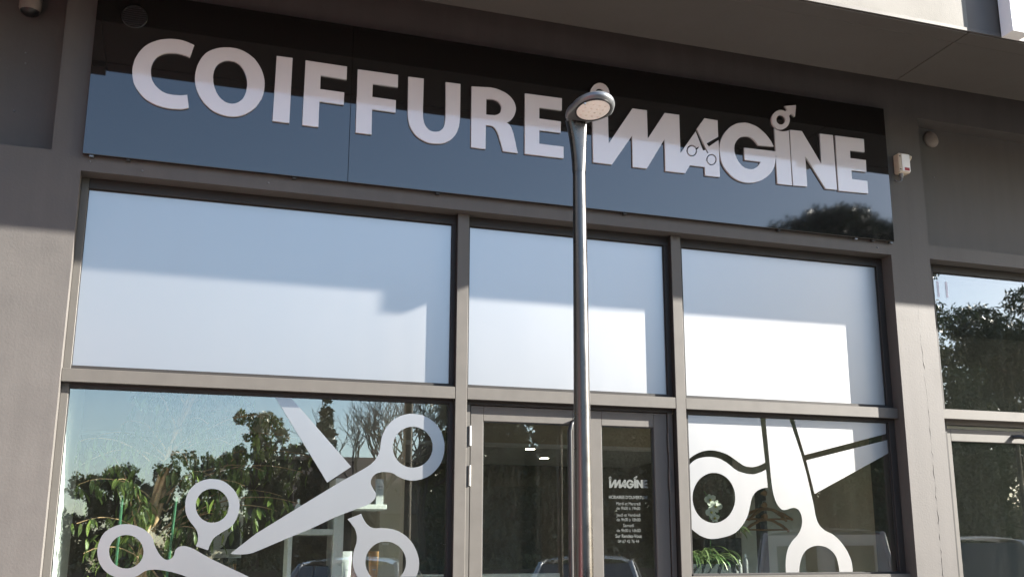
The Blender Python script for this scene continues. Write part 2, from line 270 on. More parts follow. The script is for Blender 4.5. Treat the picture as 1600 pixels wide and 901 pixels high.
# ------------------------------------------------------------------ outlines of the letters and stickers, metres on the facade (X, Z)
LETTERS={'C':[[[0.564,4.45],[0.554,4.454],[0.54,4.459],[0.524,4.464],[0.51,4.468],[0.498,4.47],[0.487,4.471],[0.475,4.472],[0.464,4.472],[0.453,4.472],[0.442,4.471],[0.431,4.47],[0.419,4.468],[0.405,4.465],[0.391,4.461],[0.376,4.457],[0.362,4.451],[0.349,4.445],[0.337,4.438],[0.325,4.431],[0.313,4.422],[0.302,4.413],[0.291,4.402],[0.281,4.391],[0.272,4.378],[0.263,4.364],[0.255,4.349],[0.248,4.333],[0.242,4.318],[0.237,4.303],[0.234,4.289],[0.232,4.275],[0.23,4.261],[0.229,4.248],[0.229,4.235],[0.23,4.223],[0.231,4.21],[0.233,4.198],[0.235,4.185],[0.237,4.173],[0.241,4.161],[0.246,4.149],[0.252,4.137],[0.259,4.125],[0.267,4.114],[0.276,4.102],[0.286,4.09],[0.297,4.079],[0.308,4.069],[0.32,4.06],[0.333,4.053],[0.347,4.046],[0.361,4.04],[0.375,4.035],[0.39,4.031],[0.405,4.028],[0.419,4.025],[0.432,4.024],[0.445,4.023],[0.458,4.023],[0.47,4.023],[0.483,4.024],[0.497,4.025],[0.509,4.026],[0.521,4.028],[0.533,4.032],[0.544,4.036],[0.553,4.04],[0.56,4.043],[0.545,4.123],[0.539,4.121],[0.53,4.119],[0.519,4.116],[0.509,4.114],[0.498,4.113],[0.487,4.112],[0.475,4.111],[0.464,4.111],[0.454,4.111],[0.444,4.112],[0.435,4.113],[0.425,4.115],[0.415,4.119],[0.405,4.123],[0.395,4.129],[0.386,4.135],[0.377,4.142],[0.369,4.15],[0.361,4.158],[0.355,4.167],[0.349,4.176],[0.344,4.185],[0.34,4.195],[0.337,4.204],[0.335,4.215],[0.333,4.226],[0.332,4.237],[0.331,4.248],[0.331,4.259],[0.332,4.27],[0.333,4.282],[0.336,4.292],[0.338,4.303],[0.342,4.313],[0.346,4.323],[0.352,4.332],[0.358,4.34],[0.365,4.348],[0.373,4.355],[0.382,4.361],[0.39,4.366],[0.399,4.37],[0.409,4.374],[0.419,4.377],[0.43,4.379],[0.441,4.381],[0.453,4.382],[0.464,4.383],[0.475,4.383],[0.486,4.382],[0.496,4.381],[0.506,4.379],[0.517,4.377],[0.528,4.374],[0.538,4.371],[0.544,4.369]]],
'O':[[[0.755,4.467],[0.772,4.469],[0.789,4.469],[0.806,4.469],[0.822,4.467],[0.837,4.463],[0.851,4.459],[0.864,4.453],[0.877,4.447],[0.89,4.439],[0.903,4.43],[0.916,4.42],[0.927,4.409],[0.937,4.396],[0.947,4.383],[0.956,4.368],[0.964,4.354],[0.971,4.338],[0.977,4.322],[0.982,4.305],[0.986,4.288],[0.988,4.272],[0.989,4.254],[0.989,4.237],[0.988,4.221],[0.986,4.205],[0.984,4.189],[0.98,4.174],[0.975,4.158],[0.967,4.142],[0.959,4.125],[0.949,4.108],[0.938,4.093],[0.926,4.08],[0.914,4.068],[0.9,4.057],[0.887,4.047],[0.873,4.039],[0.859,4.033],[0.844,4.027],[0.828,4.023],[0.812,4.021],[0.796,4.02],[0.779,4.02],[0.762,4.022],[0.745,4.025],[0.728,4.03],[0.711,4.036],[0.695,4.044],[0.68,4.054],[0.666,4.066],[0.652,4.078],[0.64,4.091],[0.629,4.105],[0.62,4.119],[0.611,4.134],[0.604,4.149],[0.597,4.164],[0.592,4.18],[0.587,4.196],[0.584,4.213],[0.582,4.229],[0.581,4.246],[0.582,4.262],[0.583,4.279],[0.586,4.297],[0.589,4.315],[0.594,4.332],[0.6,4.349],[0.607,4.365],[0.614,4.38],[0.623,4.394],[0.632,4.407],[0.643,4.418],[0.655,4.428],[0.668,4.437],[0.683,4.445],[0.699,4.453],[0.718,4.459],[0.737,4.464]],[[0.77,4.384],[0.781,4.384],[0.792,4.384],[0.803,4.383],[0.814,4.379],[0.823,4.374],[0.833,4.368],[0.841,4.36],[0.849,4.351],[0.857,4.34],[0.864,4.328],[0.87,4.315],[0.875,4.302],[0.879,4.289],[0.882,4.277],[0.884,4.264],[0.885,4.251],[0.886,4.236],[0.885,4.22],[0.884,4.204],[0.882,4.19],[0.879,4.177],[0.875,4.164],[0.87,4.153],[0.865,4.142],[0.858,4.134],[0.851,4.126],[0.844,4.12],[0.836,4.114],[0.829,4.11],[0.821,4.106],[0.813,4.104],[0.804,4.102],[0.794,4.102],[0.784,4.103],[0.774,4.105],[0.764,4.109],[0.754,4.115],[0.744,4.122],[0.734,4.131],[0.725,4.141],[0.718,4.152],[0.711,4.163],[0.705,4.176],[0.699,4.189],[0.695,4.202],[0.691,4.216],[0.688,4.229],[0.687,4.243],[0.685,4.256],[0.685,4.27],[0.686,4.283],[0.687,4.295],[0.69,4.308],[0.693,4.321],[0.697,4.332],[0.703,4.343],[0.709,4.352],[0.717,4.36],[0.725,4.366],[0.734,4.372],[0.743,4.377],[0.751,4.38],[0.76,4.382]]],
'I':[[[1.051,4.458],[1.148,4.459],[1.149,4.024],[1.049,4.024]]],
'F':[[[1.228,4.456],[1.487,4.454],[1.488,4.365],[1.325,4.369],[1.326,4.276],[1.476,4.275],[1.476,4.191],[1.325,4.193],[1.326,4.022],[1.228,4.022]]],
'F2':[[[1.555,4.446],[1.815,4.447],[1.816,4.361],[1.654,4.361],[1.654,4.271],[1.806,4.27],[1.806,4.185],[1.655,4.186],[1.657,4.016],[1.558,4.016]]],
'U':[[[1.882,4.445],[1.984,4.447],[1.983,4.219],[1.984,4.209],[1.984,4.195],[1.985,4.18],[1.987,4.166],[1.99,4.154],[1.993,4.141],[1.998,4.13],[2.003,4.12],[2.01,4.111],[2.017,4.104],[2.025,4.097],[2.033,4.093],[2.041,4.09],[2.05,4.088],[2.058,4.088],[2.067,4.088],[2.076,4.09],[2.084,4.092],[2.093,4.095],[2.101,4.1],[2.107,4.106],[2.114,4.113],[2.119,4.122],[2.124,4.131],[2.127,4.144],[2.13,4.157],[2.132,4.172],[2.133,4.186],[2.134,4.201],[2.134,4.216],[2.134,4.23],[2.134,4.24],[2.13,4.445],[2.23,4.446],[2.231,4.227],[2.23,4.212],[2.229,4.19],[2.227,4.167],[2.224,4.145],[2.218,4.126],[2.212,4.107],[2.204,4.09],[2.195,4.074],[2.184,4.06],[2.171,4.048],[2.158,4.037],[2.144,4.028],[2.13,4.021],[2.116,4.016],[2.101,4.012],[2.085,4.01],[2.069,4.008],[2.052,4.007],[2.035,4.007],[2.018,4.01],[2.001,4.015],[1.983,4.023],[1.966,4.032],[1.95,4.042],[1.937,4.053],[1.926,4.066],[1.916,4.08],[1.908,4.094],[1.901,4.108],[1.896,4.123],[1.892,4.138],[1.889,4.153],[1.887,4.167],[1.886,4.182],[1.885,4.196],[1.885,4.205]]],
'R':[[[2.306,4.44],[2.4,4.449],[2.406,4.45],[2.415,4.451],[2.425,4.452],[2.436,4.452],[2.448,4.452],[2.461,4.451],[2.474,4.45],[2.488,4.447],[2.503,4.443],[2.518,4.438],[2.534,4.432],[2.548,4.425],[2.56,4.417],[2.572,4.407],[2.583,4.397],[2.592,4.386],[2.6,4.374],[2.606,4.36],[2.61,4.347],[2.613,4.334],[2.613,4.32],[2.611,4.307],[2.608,4.294],[2.604,4.283],[2.6,4.272],[2.594,4.261],[2.588,4.252],[2.582,4.243],[2.573,4.235],[2.563,4.228],[2.554,4.222],[2.547,4.218],[2.551,4.215],[2.558,4.212],[2.565,4.208],[2.571,4.202],[2.576,4.195],[2.581,4.187],[2.585,4.177],[2.589,4.167],[2.593,4.155],[2.597,4.143],[2.6,4.129],[2.604,4.112],[2.61,4.088],[2.616,4.059],[2.622,4.032],[2.627,4.013],[2.526,4.014],[2.522,4.027],[2.517,4.045],[2.511,4.066],[2.505,4.084],[2.5,4.1],[2.496,4.115],[2.491,4.129],[2.486,4.142],[2.48,4.152],[2.474,4.162],[2.467,4.17],[2.46,4.176],[2.454,4.18],[2.448,4.181],[2.441,4.182],[2.435,4.182],[2.427,4.182],[2.419,4.182],[2.412,4.181],[2.406,4.181],[2.405,4.013],[2.308,4.014]],[[2.408,4.367],[2.416,4.368],[2.428,4.37],[2.44,4.371],[2.452,4.372],[2.461,4.371],[2.47,4.369],[2.478,4.367],[2.485,4.363],[2.492,4.359],[2.498,4.353],[2.503,4.347],[2.507,4.341],[2.51,4.335],[2.512,4.329],[2.513,4.322],[2.513,4.315],[2.512,4.308],[2.51,4.299],[2.508,4.291],[2.504,4.284],[2.499,4.277],[2.493,4.272],[2.486,4.267],[2.478,4.263],[2.471,4.26],[2.462,4.258],[2.454,4.258],[2.445,4.257],[2.435,4.256],[2.424,4.256],[2.414,4.256],[2.407,4.256]]],
'E':[[[2.676,4.445],[2.941,4.448],[2.939,4.36],[2.778,4.359],[2.778,4.278],[2.932,4.278],[2.929,4.196],[2.778,4.194],[2.777,4.098],[2.95,4.099],[2.949,4.016],[2.676,4.014]]],
'MA':[[[3.162,4.439],[3.277,4.443],[3.279,4.165],[3.463,4.448],[3.573,4.449],[3.574,4.239],[3.71,4.449],[3.823,4.45],[3.822,4.163],[3.948,4.342],[4.0,4.205],[4.021,4.211],[4.033,4.187],[4.043,4.193],[4.027,4.22],[3.958,4.36],[4.021,4.452],[4.127,4.45],[4.126,4.324],[4.03,4.262],[4.048,4.24],[4.128,4.301],[4.126,4.021],[4.01,4.019],[4.009,4.082],[3.894,4.081],[3.854,4.018],[3.702,4.016],[3.703,4.252],[3.561,4.017],[3.455,4.016],[3.456,4.245],[3.301,4.015],[3.163,4.014]],[[3.953,4.206],[3.952,4.204],[3.952,4.201],[3.953,4.199],[3.954,4.197],[3.953,4.194],[3.953,4.192],[3.953,4.19],[3.952,4.187],[3.951,4.185],[3.951,4.182],[3.95,4.18],[3.949,4.177],[3.948,4.175],[3.946,4.173],[3.945,4.171],[3.943,4.169],[3.942,4.167],[3.94,4.165],[3.938,4.163],[3.936,4.161],[3.935,4.159],[3.933,4.158],[3.931,4.156],[3.928,4.155],[3.926,4.153],[3.924,4.152],[3.922,4.151],[3.919,4.15],[3.917,4.15],[3.915,4.149],[3.912,4.148],[3.91,4.148],[3.908,4.148],[3.906,4.148],[3.903,4.148],[3.901,4.148],[3.899,4.148],[3.897,4.149],[3.894,4.149],[3.892,4.15],[3.89,4.151],[3.888,4.152],[3.886,4.153],[3.885,4.154],[3.883,4.156],[3.881,4.157],[3.88,4.159],[3.878,4.16],[3.877,4.162],[3.876,4.164],[3.875,4.166],[3.874,4.168],[3.873,4.17],[3.872,4.172],[3.871,4.174],[3.871,4.177],[3.871,4.179],[3.87,4.181],[3.87,4.184],[3.87,4.186],[3.87,4.189],[3.871,4.191],[3.871,4.194],[3.872,4.196],[3.872,4.199],[3.873,4.201],[3.874,4.203],[3.875,4.206],[3.876,4.208],[3.878,4.21],[3.879,4.212],[3.88,4.215],[3.882,4.217],[3.884,4.219],[3.885,4.221],[3.887,4.222],[3.889,4.224],[3.891,4.226],[3.893,4.227],[3.895,4.229],[3.897,4.23],[3.9,4.231],[3.902,4.232],[3.904,4.233],[3.907,4.234],[3.909,4.234],[3.911,4.235],[3.914,4.235],[3.916,4.235],[3.918,4.236],[3.92,4.235],[3.923,4.235],[3.925,4.235],[3.927,4.235],[3.929,4.234],[3.931,4.233],[3.933,4.233],[3.935,4.232],[3.937,4.231],[3.939,4.229],[3.942,4.226],[3.945,4.222],[3.947,4.219],[3.949,4.216],[3.967,4.233],[3.969,4.22],[3.966,4.217],[3.961,4.214],[3.956,4.21]],[[3.943,4.196],[3.943,4.193],[3.943,4.19],[3.942,4.188],[3.941,4.185],[3.941,4.182],[3.939,4.18],[3.938,4.177],[3.937,4.175],[3.935,4.173],[3.933,4.17],[3.931,4.168],[3.929,4.167],[3.927,4.165],[3.925,4.163],[3.923,4.162],[3.92,4.161],[3.918,4.16],[3.915,4.159],[3.913,4.158],[3.911,4.158],[3.908,4.158],[3.906,4.158],[3.903,4.158],[3.901,4.158],[3.899,4.159],[3.896,4.16],[3.894,4.161],[3.892,4.162],[3.89,4.163],[3.889,4.165],[3.887,4.167],[3.886,4.168],[3.884,4.171],[3.883,4.173],[3.882,4.175],[3.881,4.177],[3.881,4.18],[3.881,4.182],[3.88,4.185],[3.88,4.188],[3.881,4.19],[3.881,4.193],[3.882,4.196],[3.882,4.198],[3.883,4.201],[3.884,4.203],[3.886,4.206],[3.887,4.208],[3.889,4.211],[3.891,4.213],[3.892,4.215],[3.894,4.217],[3.896,4.218],[3.899,4.22],[3.901,4.221],[3.903,4.223],[3.906,4.224],[3.908,4.224],[3.911,4.225],[3.913,4.225],[3.916,4.226],[3.918,4.226],[3.921,4.225],[3.923,4.225],[3.925,4.224],[3.927,4.224],[3.93,4.223],[3.932,4.221],[3.933,4.22],[3.935,4.218],[3.937,4.217],[3.938,4.215],[3.939,4.213],[3.941,4.211],[3.942,4.208],[3.942,4.206],[3.943,4.203],[3.943,4.201],[3.943,4.198]],[[4.106,4.149],[4.106,4.146],[4.105,4.143],[4.105,4.14],[4.104,4.138],[4.103,4.135],[4.102,4.132],[4.101,4.13],[4.1,4.127],[4.098,4.124],[4.096,4.122],[4.094,4.12],[4.093,4.117],[4.09,4.115],[4.088,4.113],[4.086,4.111],[4.084,4.11],[4.081,4.108],[4.079,4.106],[4.076,4.105],[4.073,4.104],[4.071,4.103],[4.068,4.102],[4.065,4.102],[4.063,4.101],[4.06,4.101],[4.057,4.101],[4.055,4.101],[4.052,4.101],[4.049,4.102],[4.047,4.103],[4.044,4.103],[4.042,4.104],[4.04,4.106],[4.038,4.107],[4.036,4.109],[4.034,4.11],[4.032,4.112],[4.031,4.114],[4.029,4.116],[4.028,4.118],[4.027,4.12],[4.026,4.123],[4.025,4.125],[4.024,4.128],[4.024,4.13],[4.023,4.133],[4.023,4.136],[4.023,4.139],[4.023,4.141],[4.024,4.144],[4.024,4.147],[4.025,4.15],[4.026,4.153],[4.027,4.155],[4.028,4.158],[4.03,4.161],[4.031,4.163],[4.033,4.166],[4.035,4.168],[4.037,4.17],[4.039,4.172],[4.041,4.174],[4.043,4.176],[4.045,4.178],[4.048,4.18],[4.05,4.181],[4.053,4.182],[4.056,4.184],[4.058,4.184],[4.061,4.185],[4.064,4.186],[4.066,4.186],[4.069,4.187],[4.072,4.187],[4.075,4.186],[4.077,4.186],[4.08,4.186],[4.082,4.185],[4.085,4.184],[4.087,4.183],[4.089,4.182],[4.091,4.181],[4.093,4.179],[4.095,4.177],[4.097,4.176],[4.099,4.174],[4.1,4.172],[4.102,4.169],[4.103,4.167],[4.104,4.165],[4.105,4.162],[4.105,4.16],[4.106,4.157],[4.106,4.154],[4.106,4.152]],[[4.097,4.148],[4.096,4.145],[4.096,4.142],[4.095,4.14],[4.094,4.137],[4.093,4.135],[4.092,4.132],[4.091,4.13],[4.089,4.127],[4.088,4.125],[4.086,4.123],[4.084,4.121],[4.082,4.119],[4.08,4.117],[4.078,4.116],[4.075,4.114],[4.073,4.113],[4.071,4.112],[4.068,4.111],[4.066,4.111],[4.063,4.11],[4.061,4.11],[4.058,4.11],[4.056,4.11],[4.053,4.111],[4.051,4.111],[4.049,4.112],[4.047,4.113],[4.045,4.114],[4.043,4.116],[4.041,4.117],[4.039,4.119],[4.038,4.121],[4.037,4.123],[4.035,4.125],[4.035,4.127],[4.034,4.13],[4.033,4.132],[4.033,4.135],[4.033,4.137],[4.033,4.14],[4.033,4.142],[4.033,4.145],[4.034,4.148],[4.035,4.15],[4.036,4.153],[4.037,4.155],[4.038,4.158],[4.04,4.16],[4.041,4.162],[4.043,4.165],[4.045,4.167],[4.047,4.168],[4.049,4.17],[4.051,4.172],[4.054,4.173],[4.056,4.174],[4.058,4.175],[4.061,4.176],[4.064,4.177],[4.066,4.177],[4.068,4.177],[4.071,4.177],[4.073,4.177],[4.076,4.177],[4.078,4.176],[4.08,4.175],[4.083,4.174],[4.085,4.173],[4.086,4.172],[4.088,4.17],[4.09,4.168],[4.091,4.167],[4.093,4.165],[4.094,4.162],[4.095,4.16],[4.095,4.158],[4.096,4.155],[4.096,4.153],[4.097,4.15]]],
'G':[[[4.578,4.308],[4.574,4.317],[4.567,4.33],[4.56,4.344],[4.55,4.358],[4.54,4.371],[4.527,4.385],[4.514,4.398],[4.5,4.41],[4.486,4.42],[4.472,4.431],[4.457,4.44],[4.441,4.447],[4.424,4.453],[4.405,4.457],[4.387,4.461],[4.372,4.463],[4.359,4.463],[4.349,4.463],[4.339,4.461],[4.328,4.459],[4.316,4.457],[4.303,4.454],[4.289,4.45],[4.275,4.444],[4.26,4.435],[4.243,4.425],[4.227,4.413],[4.213,4.4],[4.2,4.386],[4.188,4.372],[4.177,4.357],[4.167,4.341],[4.158,4.324],[4.15,4.307],[4.143,4.29],[4.138,4.272],[4.135,4.254],[4.133,4.236],[4.133,4.218],[4.135,4.199],[4.137,4.179],[4.14,4.159],[4.145,4.139],[4.152,4.121],[4.161,4.104],[4.171,4.089],[4.183,4.075],[4.196,4.062],[4.209,4.049],[4.223,4.038],[4.238,4.028],[4.254,4.02],[4.27,4.014],[4.287,4.009],[4.304,4.006],[4.321,4.004],[4.338,4.004],[4.356,4.005],[4.373,4.007],[4.39,4.01],[4.408,4.015],[4.426,4.021],[4.444,4.028],[4.461,4.036],[4.478,4.047],[4.495,4.058],[4.511,4.071],[4.525,4.084],[4.538,4.098],[4.55,4.113],[4.56,4.127],[4.568,4.143],[4.575,4.158],[4.579,4.174],[4.583,4.19],[4.586,4.206],[4.589,4.224],[4.59,4.243],[4.591,4.261],[4.592,4.273],[4.333,4.268],[4.332,4.175],[4.462,4.176],[4.459,4.17],[4.454,4.162],[4.448,4.152],[4.441,4.144],[4.433,4.136],[4.424,4.129],[4.414,4.122],[4.405,4.117],[4.397,4.113],[4.388,4.111],[4.38,4.109],[4.37,4.109],[4.358,4.11],[4.345,4.112],[4.331,4.115],[4.319,4.121],[4.307,4.128],[4.297,4.138],[4.287,4.149],[4.278,4.16],[4.27,4.173],[4.264,4.186],[4.259,4.201],[4.255,4.214],[4.252,4.227],[4.252,4.239],[4.252,4.251],[4.253,4.262],[4.255,4.274],[4.258,4.285],[4.263,4.295],[4.268,4.305],[4.275,4.315],[4.283,4.324],[4.291,4.333],[4.3,4.34],[4.309,4.346],[4.319,4.351],[4.33,4.354],[4.34,4.357],[4.351,4.359],[4.362,4.359],[4.373,4.359],[4.383,4.357],[4.393,4.354],[4.401,4.35],[4.409,4.345],[4.417,4.339],[4.426,4.331],[4.436,4.32],[4.444,4.309],[4.45,4.302]]],
'I2':[[[4.591,4.451],[4.596,4.449],[4.602,4.446],[4.61,4.443],[4.617,4.44],[4.626,4.439],[4.635,4.437],[4.644,4.437],[4.653,4.437],[4.662,4.437],[4.672,4.439],[4.681,4.441],[4.689,4.443],[4.697,4.446],[4.703,4.448],[4.709,4.451],[4.713,4.453],[4.712,4.026],[4.592,4.026]]],
'male':[[[4.727,4.538],[4.726,4.534],[4.726,4.53],[4.725,4.526],[4.724,4.522],[4.723,4.518],[4.721,4.514],[4.72,4.51],[4.718,4.506],[4.716,4.502],[4.714,4.498],[4.711,4.494],[4.709,4.491],[4.706,4.487],[4.704,4.484],[4.701,4.48],[4.697,4.477],[4.694,4.474],[4.691,4.471],[4.687,4.469],[4.684,4.466],[4.68,4.464],[4.676,4.461],[4.673,4.459],[4.669,4.457],[4.665,4.456],[4.661,4.454],[4.657,4.453],[4.653,4.452],[4.649,4.451],[4.645,4.451],[4.641,4.45],[4.637,4.45],[4.633,4.45],[4.629,4.45],[4.625,4.45],[4.621,4.451],[4.618,4.452],[4.614,4.453],[4.611,4.454],[4.607,4.456],[4.604,4.457],[4.601,4.459],[4.598,4.461],[4.595,4.463],[4.592,4.466],[4.59,4.468],[4.587,4.471],[4.585,4.474],[4.583,4.477],[4.581,4.48],[4.579,4.483],[4.578,4.487],[4.577,4.49],[4.575,4.494],[4.575,4.497],[4.574,4.501],[4.573,4.505],[4.573,4.509],[4.573,4.513],[4.573,4.517],[4.573,4.521],[4.574,4.525],[4.575,4.529],[4.576,4.533],[4.577,4.537],[4.578,4.541],[4.58,4.545],[4.582,4.549],[4.584,4.553],[4.586,4.557],[4.588,4.56],[4.59,4.564],[4.593,4.568],[4.596,4.571],[4.599,4.574],[4.602,4.577],[4.605,4.58],[4.608,4.583],[4.612,4.586],[4.615,4.589],[4.619,4.591],[4.623,4.593],[4.627,4.595],[4.63,4.597],[4.634,4.599],[4.638,4.601],[4.642,4.602],[4.646,4.603],[4.65,4.604],[4.654,4.604],[4.659,4.605],[4.663,4.605],[4.666,4.605],[4.67,4.605],[4.674,4.605],[4.678,4.604],[4.682,4.603],[4.685,4.602],[4.689,4.601],[4.692,4.6],[4.696,4.598],[4.699,4.596],[4.702,4.594],[4.705,4.592],[4.708,4.589],[4.71,4.587],[4.713,4.584],[4.715,4.581],[4.717,4.578],[4.719,4.575],[4.721,4.572],[4.722,4.568],[4.723,4.565],[4.724,4.561],[4.725,4.558],[4.726,4.554],[4.727,4.55],[4.727,4.546],[4.727,4.542]],[[4.69,4.533],[4.69,4.53],[4.69,4.527],[4.689,4.525],[4.688,4.522],[4.687,4.519],[4.686,4.516],[4.684,4.514],[4.683,4.511],[4.681,4.509],[4.679,4.506],[4.677,4.504],[4.675,4.502],[4.673,4.5],[4.67,4.498],[4.668,4.496],[4.665,4.494],[4.663,4.493],[4.66,4.492],[4.657,4.491],[4.655,4.49],[4.652,4.489],[4.649,4.489],[4.646,4.488],[4.644,4.488],[4.641,4.488],[4.638,4.489],[4.636,4.489],[4.633,4.49],[4.631,4.491],[4.628,4.492],[4.626,4.493],[4.624,4.495],[4.622,4.496],[4.621,4.498],[4.619,4.5],[4.618,4.502],[4.616,4.504],[4.615,4.507],[4.614,4.509],[4.614,4.512],[4.613,4.514],[4.613,4.517],[4.613,4.519],[4.613,4.522],[4.613,4.525],[4.613,4.528],[4.614,4.531],[4.615,4.533],[4.616,4.536],[4.617,4.539],[4.619,4.542],[4.62,4.544],[4.622,4.547],[4.624,4.549],[4.626,4.551],[4.628,4.553],[4.63,4.556],[4.633,4.557],[4.635,4.559],[4.638,4.561],[4.64,4.562],[4.643,4.563],[4.646,4.564],[4.648,4.565],[4.651,4.566],[4.654,4.567],[4.657,4.567],[4.659,4.567],[4.662,4.567],[4.665,4.566],[4.667,4.566],[4.67,4.565],[4.672,4.564],[4.675,4.563],[4.677,4.562],[4.679,4.561],[4.681,4.559],[4.682,4.557],[4.684,4.555],[4.686,4.553],[4.687,4.551],[4.688,4.549],[4.689,4.546],[4.689,4.544],[4.69,4.541],[4.69,4.538],[4.69,4.536]]],
'arrow':[[[4.686,4.592],[4.709,4.616],[4.691,4.641],[4.789,4.663],[4.774,4.569],[4.745,4.589],[4.72,4.565],[4.707,4.578]]],
'N':[[[4.721,4.458],[4.824,4.461],[4.973,4.224],[4.977,4.461],[5.092,4.464],[5.095,4.035],[4.997,4.033],[4.84,4.267],[4.84,4.032],[4.722,4.027]]],
'E2':[[[5.111,4.464],[5.364,4.468],[5.362,4.363],[5.233,4.362],[5.232,4.3],[5.368,4.301],[5.365,4.206],[5.232,4.205],[5.232,4.135],[5.367,4.135],[5.366,4.037],[5.108,4.03]]],
'female':[[[3.293,4.53],[3.292,4.525],[3.292,4.521],[3.291,4.516],[3.291,4.512],[3.29,4.508],[3.288,4.503],[3.287,4.499],[3.286,4.495],[3.284,4.49],[3.282,4.486],[3.28,4.482],[3.278,4.478],[3.275,4.474],[3.273,4.471],[3.27,4.467],[3.267,4.464],[3.264,4.461],[3.261,4.457],[3.258,4.454],[3.255,4.452],[3.251,4.449],[3.248,4.447],[3.244,4.445],[3.241,4.443],[3.237,4.441],[3.234,4.439],[3.23,4.438],[3.226,4.437],[3.222,4.436],[3.218,4.435],[3.215,4.435],[3.211,4.435],[3.207,4.435],[3.203,4.435],[3.2,4.436],[3.196,4.436],[3.193,4.437],[3.189,4.438],[3.186,4.44],[3.183,4.441],[3.179,4.443],[3.176,4.445],[3.173,4.447],[3.171,4.45],[3.168,4.452],[3.165,4.455],[3.163,4.458],[3.161,4.461],[3.159,4.465],[3.157,4.468],[3.155,4.472],[3.153,4.475],[3.152,4.479],[3.151,4.483],[3.15,4.487],[3.149,4.491],[3.148,4.496],[3.148,4.5],[3.148,4.504],[3.148,4.509],[3.148,4.513],[3.148,4.517],[3.149,4.522],[3.15,4.526],[3.15,4.531],[3.152,4.535],[3.153,4.539],[3.154,4.543],[3.156,4.548],[3.158,4.552],[3.16,4.556],[3.162,4.56],[3.165,4.564],[3.167,4.567],[3.17,4.571],[3.173,4.574],[3.175,4.578],[3.178,4.581],[3.182,4.584],[3.185,4.587],[3.188,4.589],[3.192,4.592],[3.195,4.594],[3.199,4.596],[3.202,4.598],[3.206,4.599],[3.21,4.601],[3.214,4.602],[3.218,4.603],[3.221,4.603],[3.225,4.604],[3.229,4.604],[3.233,4.604],[3.236,4.604],[3.24,4.603],[3.244,4.603],[3.247,4.602],[3.251,4.6],[3.254,4.599],[3.257,4.597],[3.261,4.596],[3.264,4.594],[3.267,4.591],[3.27,4.589],[3.272,4.586],[3.275,4.583],[3.277,4.58],[3.28,4.577],[3.282,4.574],[3.284,4.571],[3.285,4.567],[3.287,4.563],[3.288,4.559],[3.289,4.555],[3.29,4.551],[3.291,4.547],[3.292,4.543],[3.292,4.539],[3.293,4.534]],[[3.256,4.524],[3.256,4.521],[3.256,4.518],[3.255,4.515],[3.254,4.512],[3.254,4.508],[3.253,4.505],[3.251,4.502],[3.25,4.499],[3.248,4.496],[3.247,4.494],[3.245,4.491],[3.243,4.489],[3.241,4.486],[3.239,4.484],[3.237,4.482],[3.234,4.481],[3.232,4.479],[3.229,4.478],[3.227,4.476],[3.224,4.475],[3.222,4.475],[3.219,4.474],[3.217,4.474],[3.214,4.474],[3.211,4.474],[3.209,4.475],[3.207,4.475],[3.204,4.476],[3.202,4.477],[3.2,4.479],[3.198,4.48],[3.196,4.482],[3.194,4.484],[3.192,4.486],[3.19,4.488],[3.189,4.49],[3.188,4.493],[3.187,4.496],[3.186,4.498],[3.185,4.501],[3.184,4.504],[3.184,4.507],[3.184,4.511],[3.184,4.514],[3.184,4.517],[3.184,4.52],[3.185,4.523],[3.185,4.527],[3.186,4.53],[3.187,4.533],[3.189,4.536],[3.19,4.539],[3.191,4.542],[3.193,4.544],[3.195,4.547],[3.197,4.55],[3.199,4.552],[3.201,4.554],[3.203,4.556],[3.206,4.558],[3.208,4.559],[3.21,4.561],[3.213,4.562],[3.215,4.563],[3.218,4.564],[3.221,4.564],[3.223,4.564],[3.226,4.564],[3.228,4.564],[3.231,4.564],[3.233,4.563],[3.236,4.562],[3.238,4.561],[3.24,4.56],[3.242,4.558],[3.244,4.557],[3.246,4.555],[3.248,4.553],[3.249,4.55],[3.251,4.548],[3.252,4.545],[3.253,4.543],[3.254,4.54],[3.255,4.537],[3.255,4.534],[3.256,4.531],[3.256,4.528]]],
'cross':[[[3.209,4.433],[3.228,4.433],[3.228,4.413],[3.259,4.413],[3.258,4.391],[3.178,4.389],[3.178,4.412],[3.209,4.412]]]}
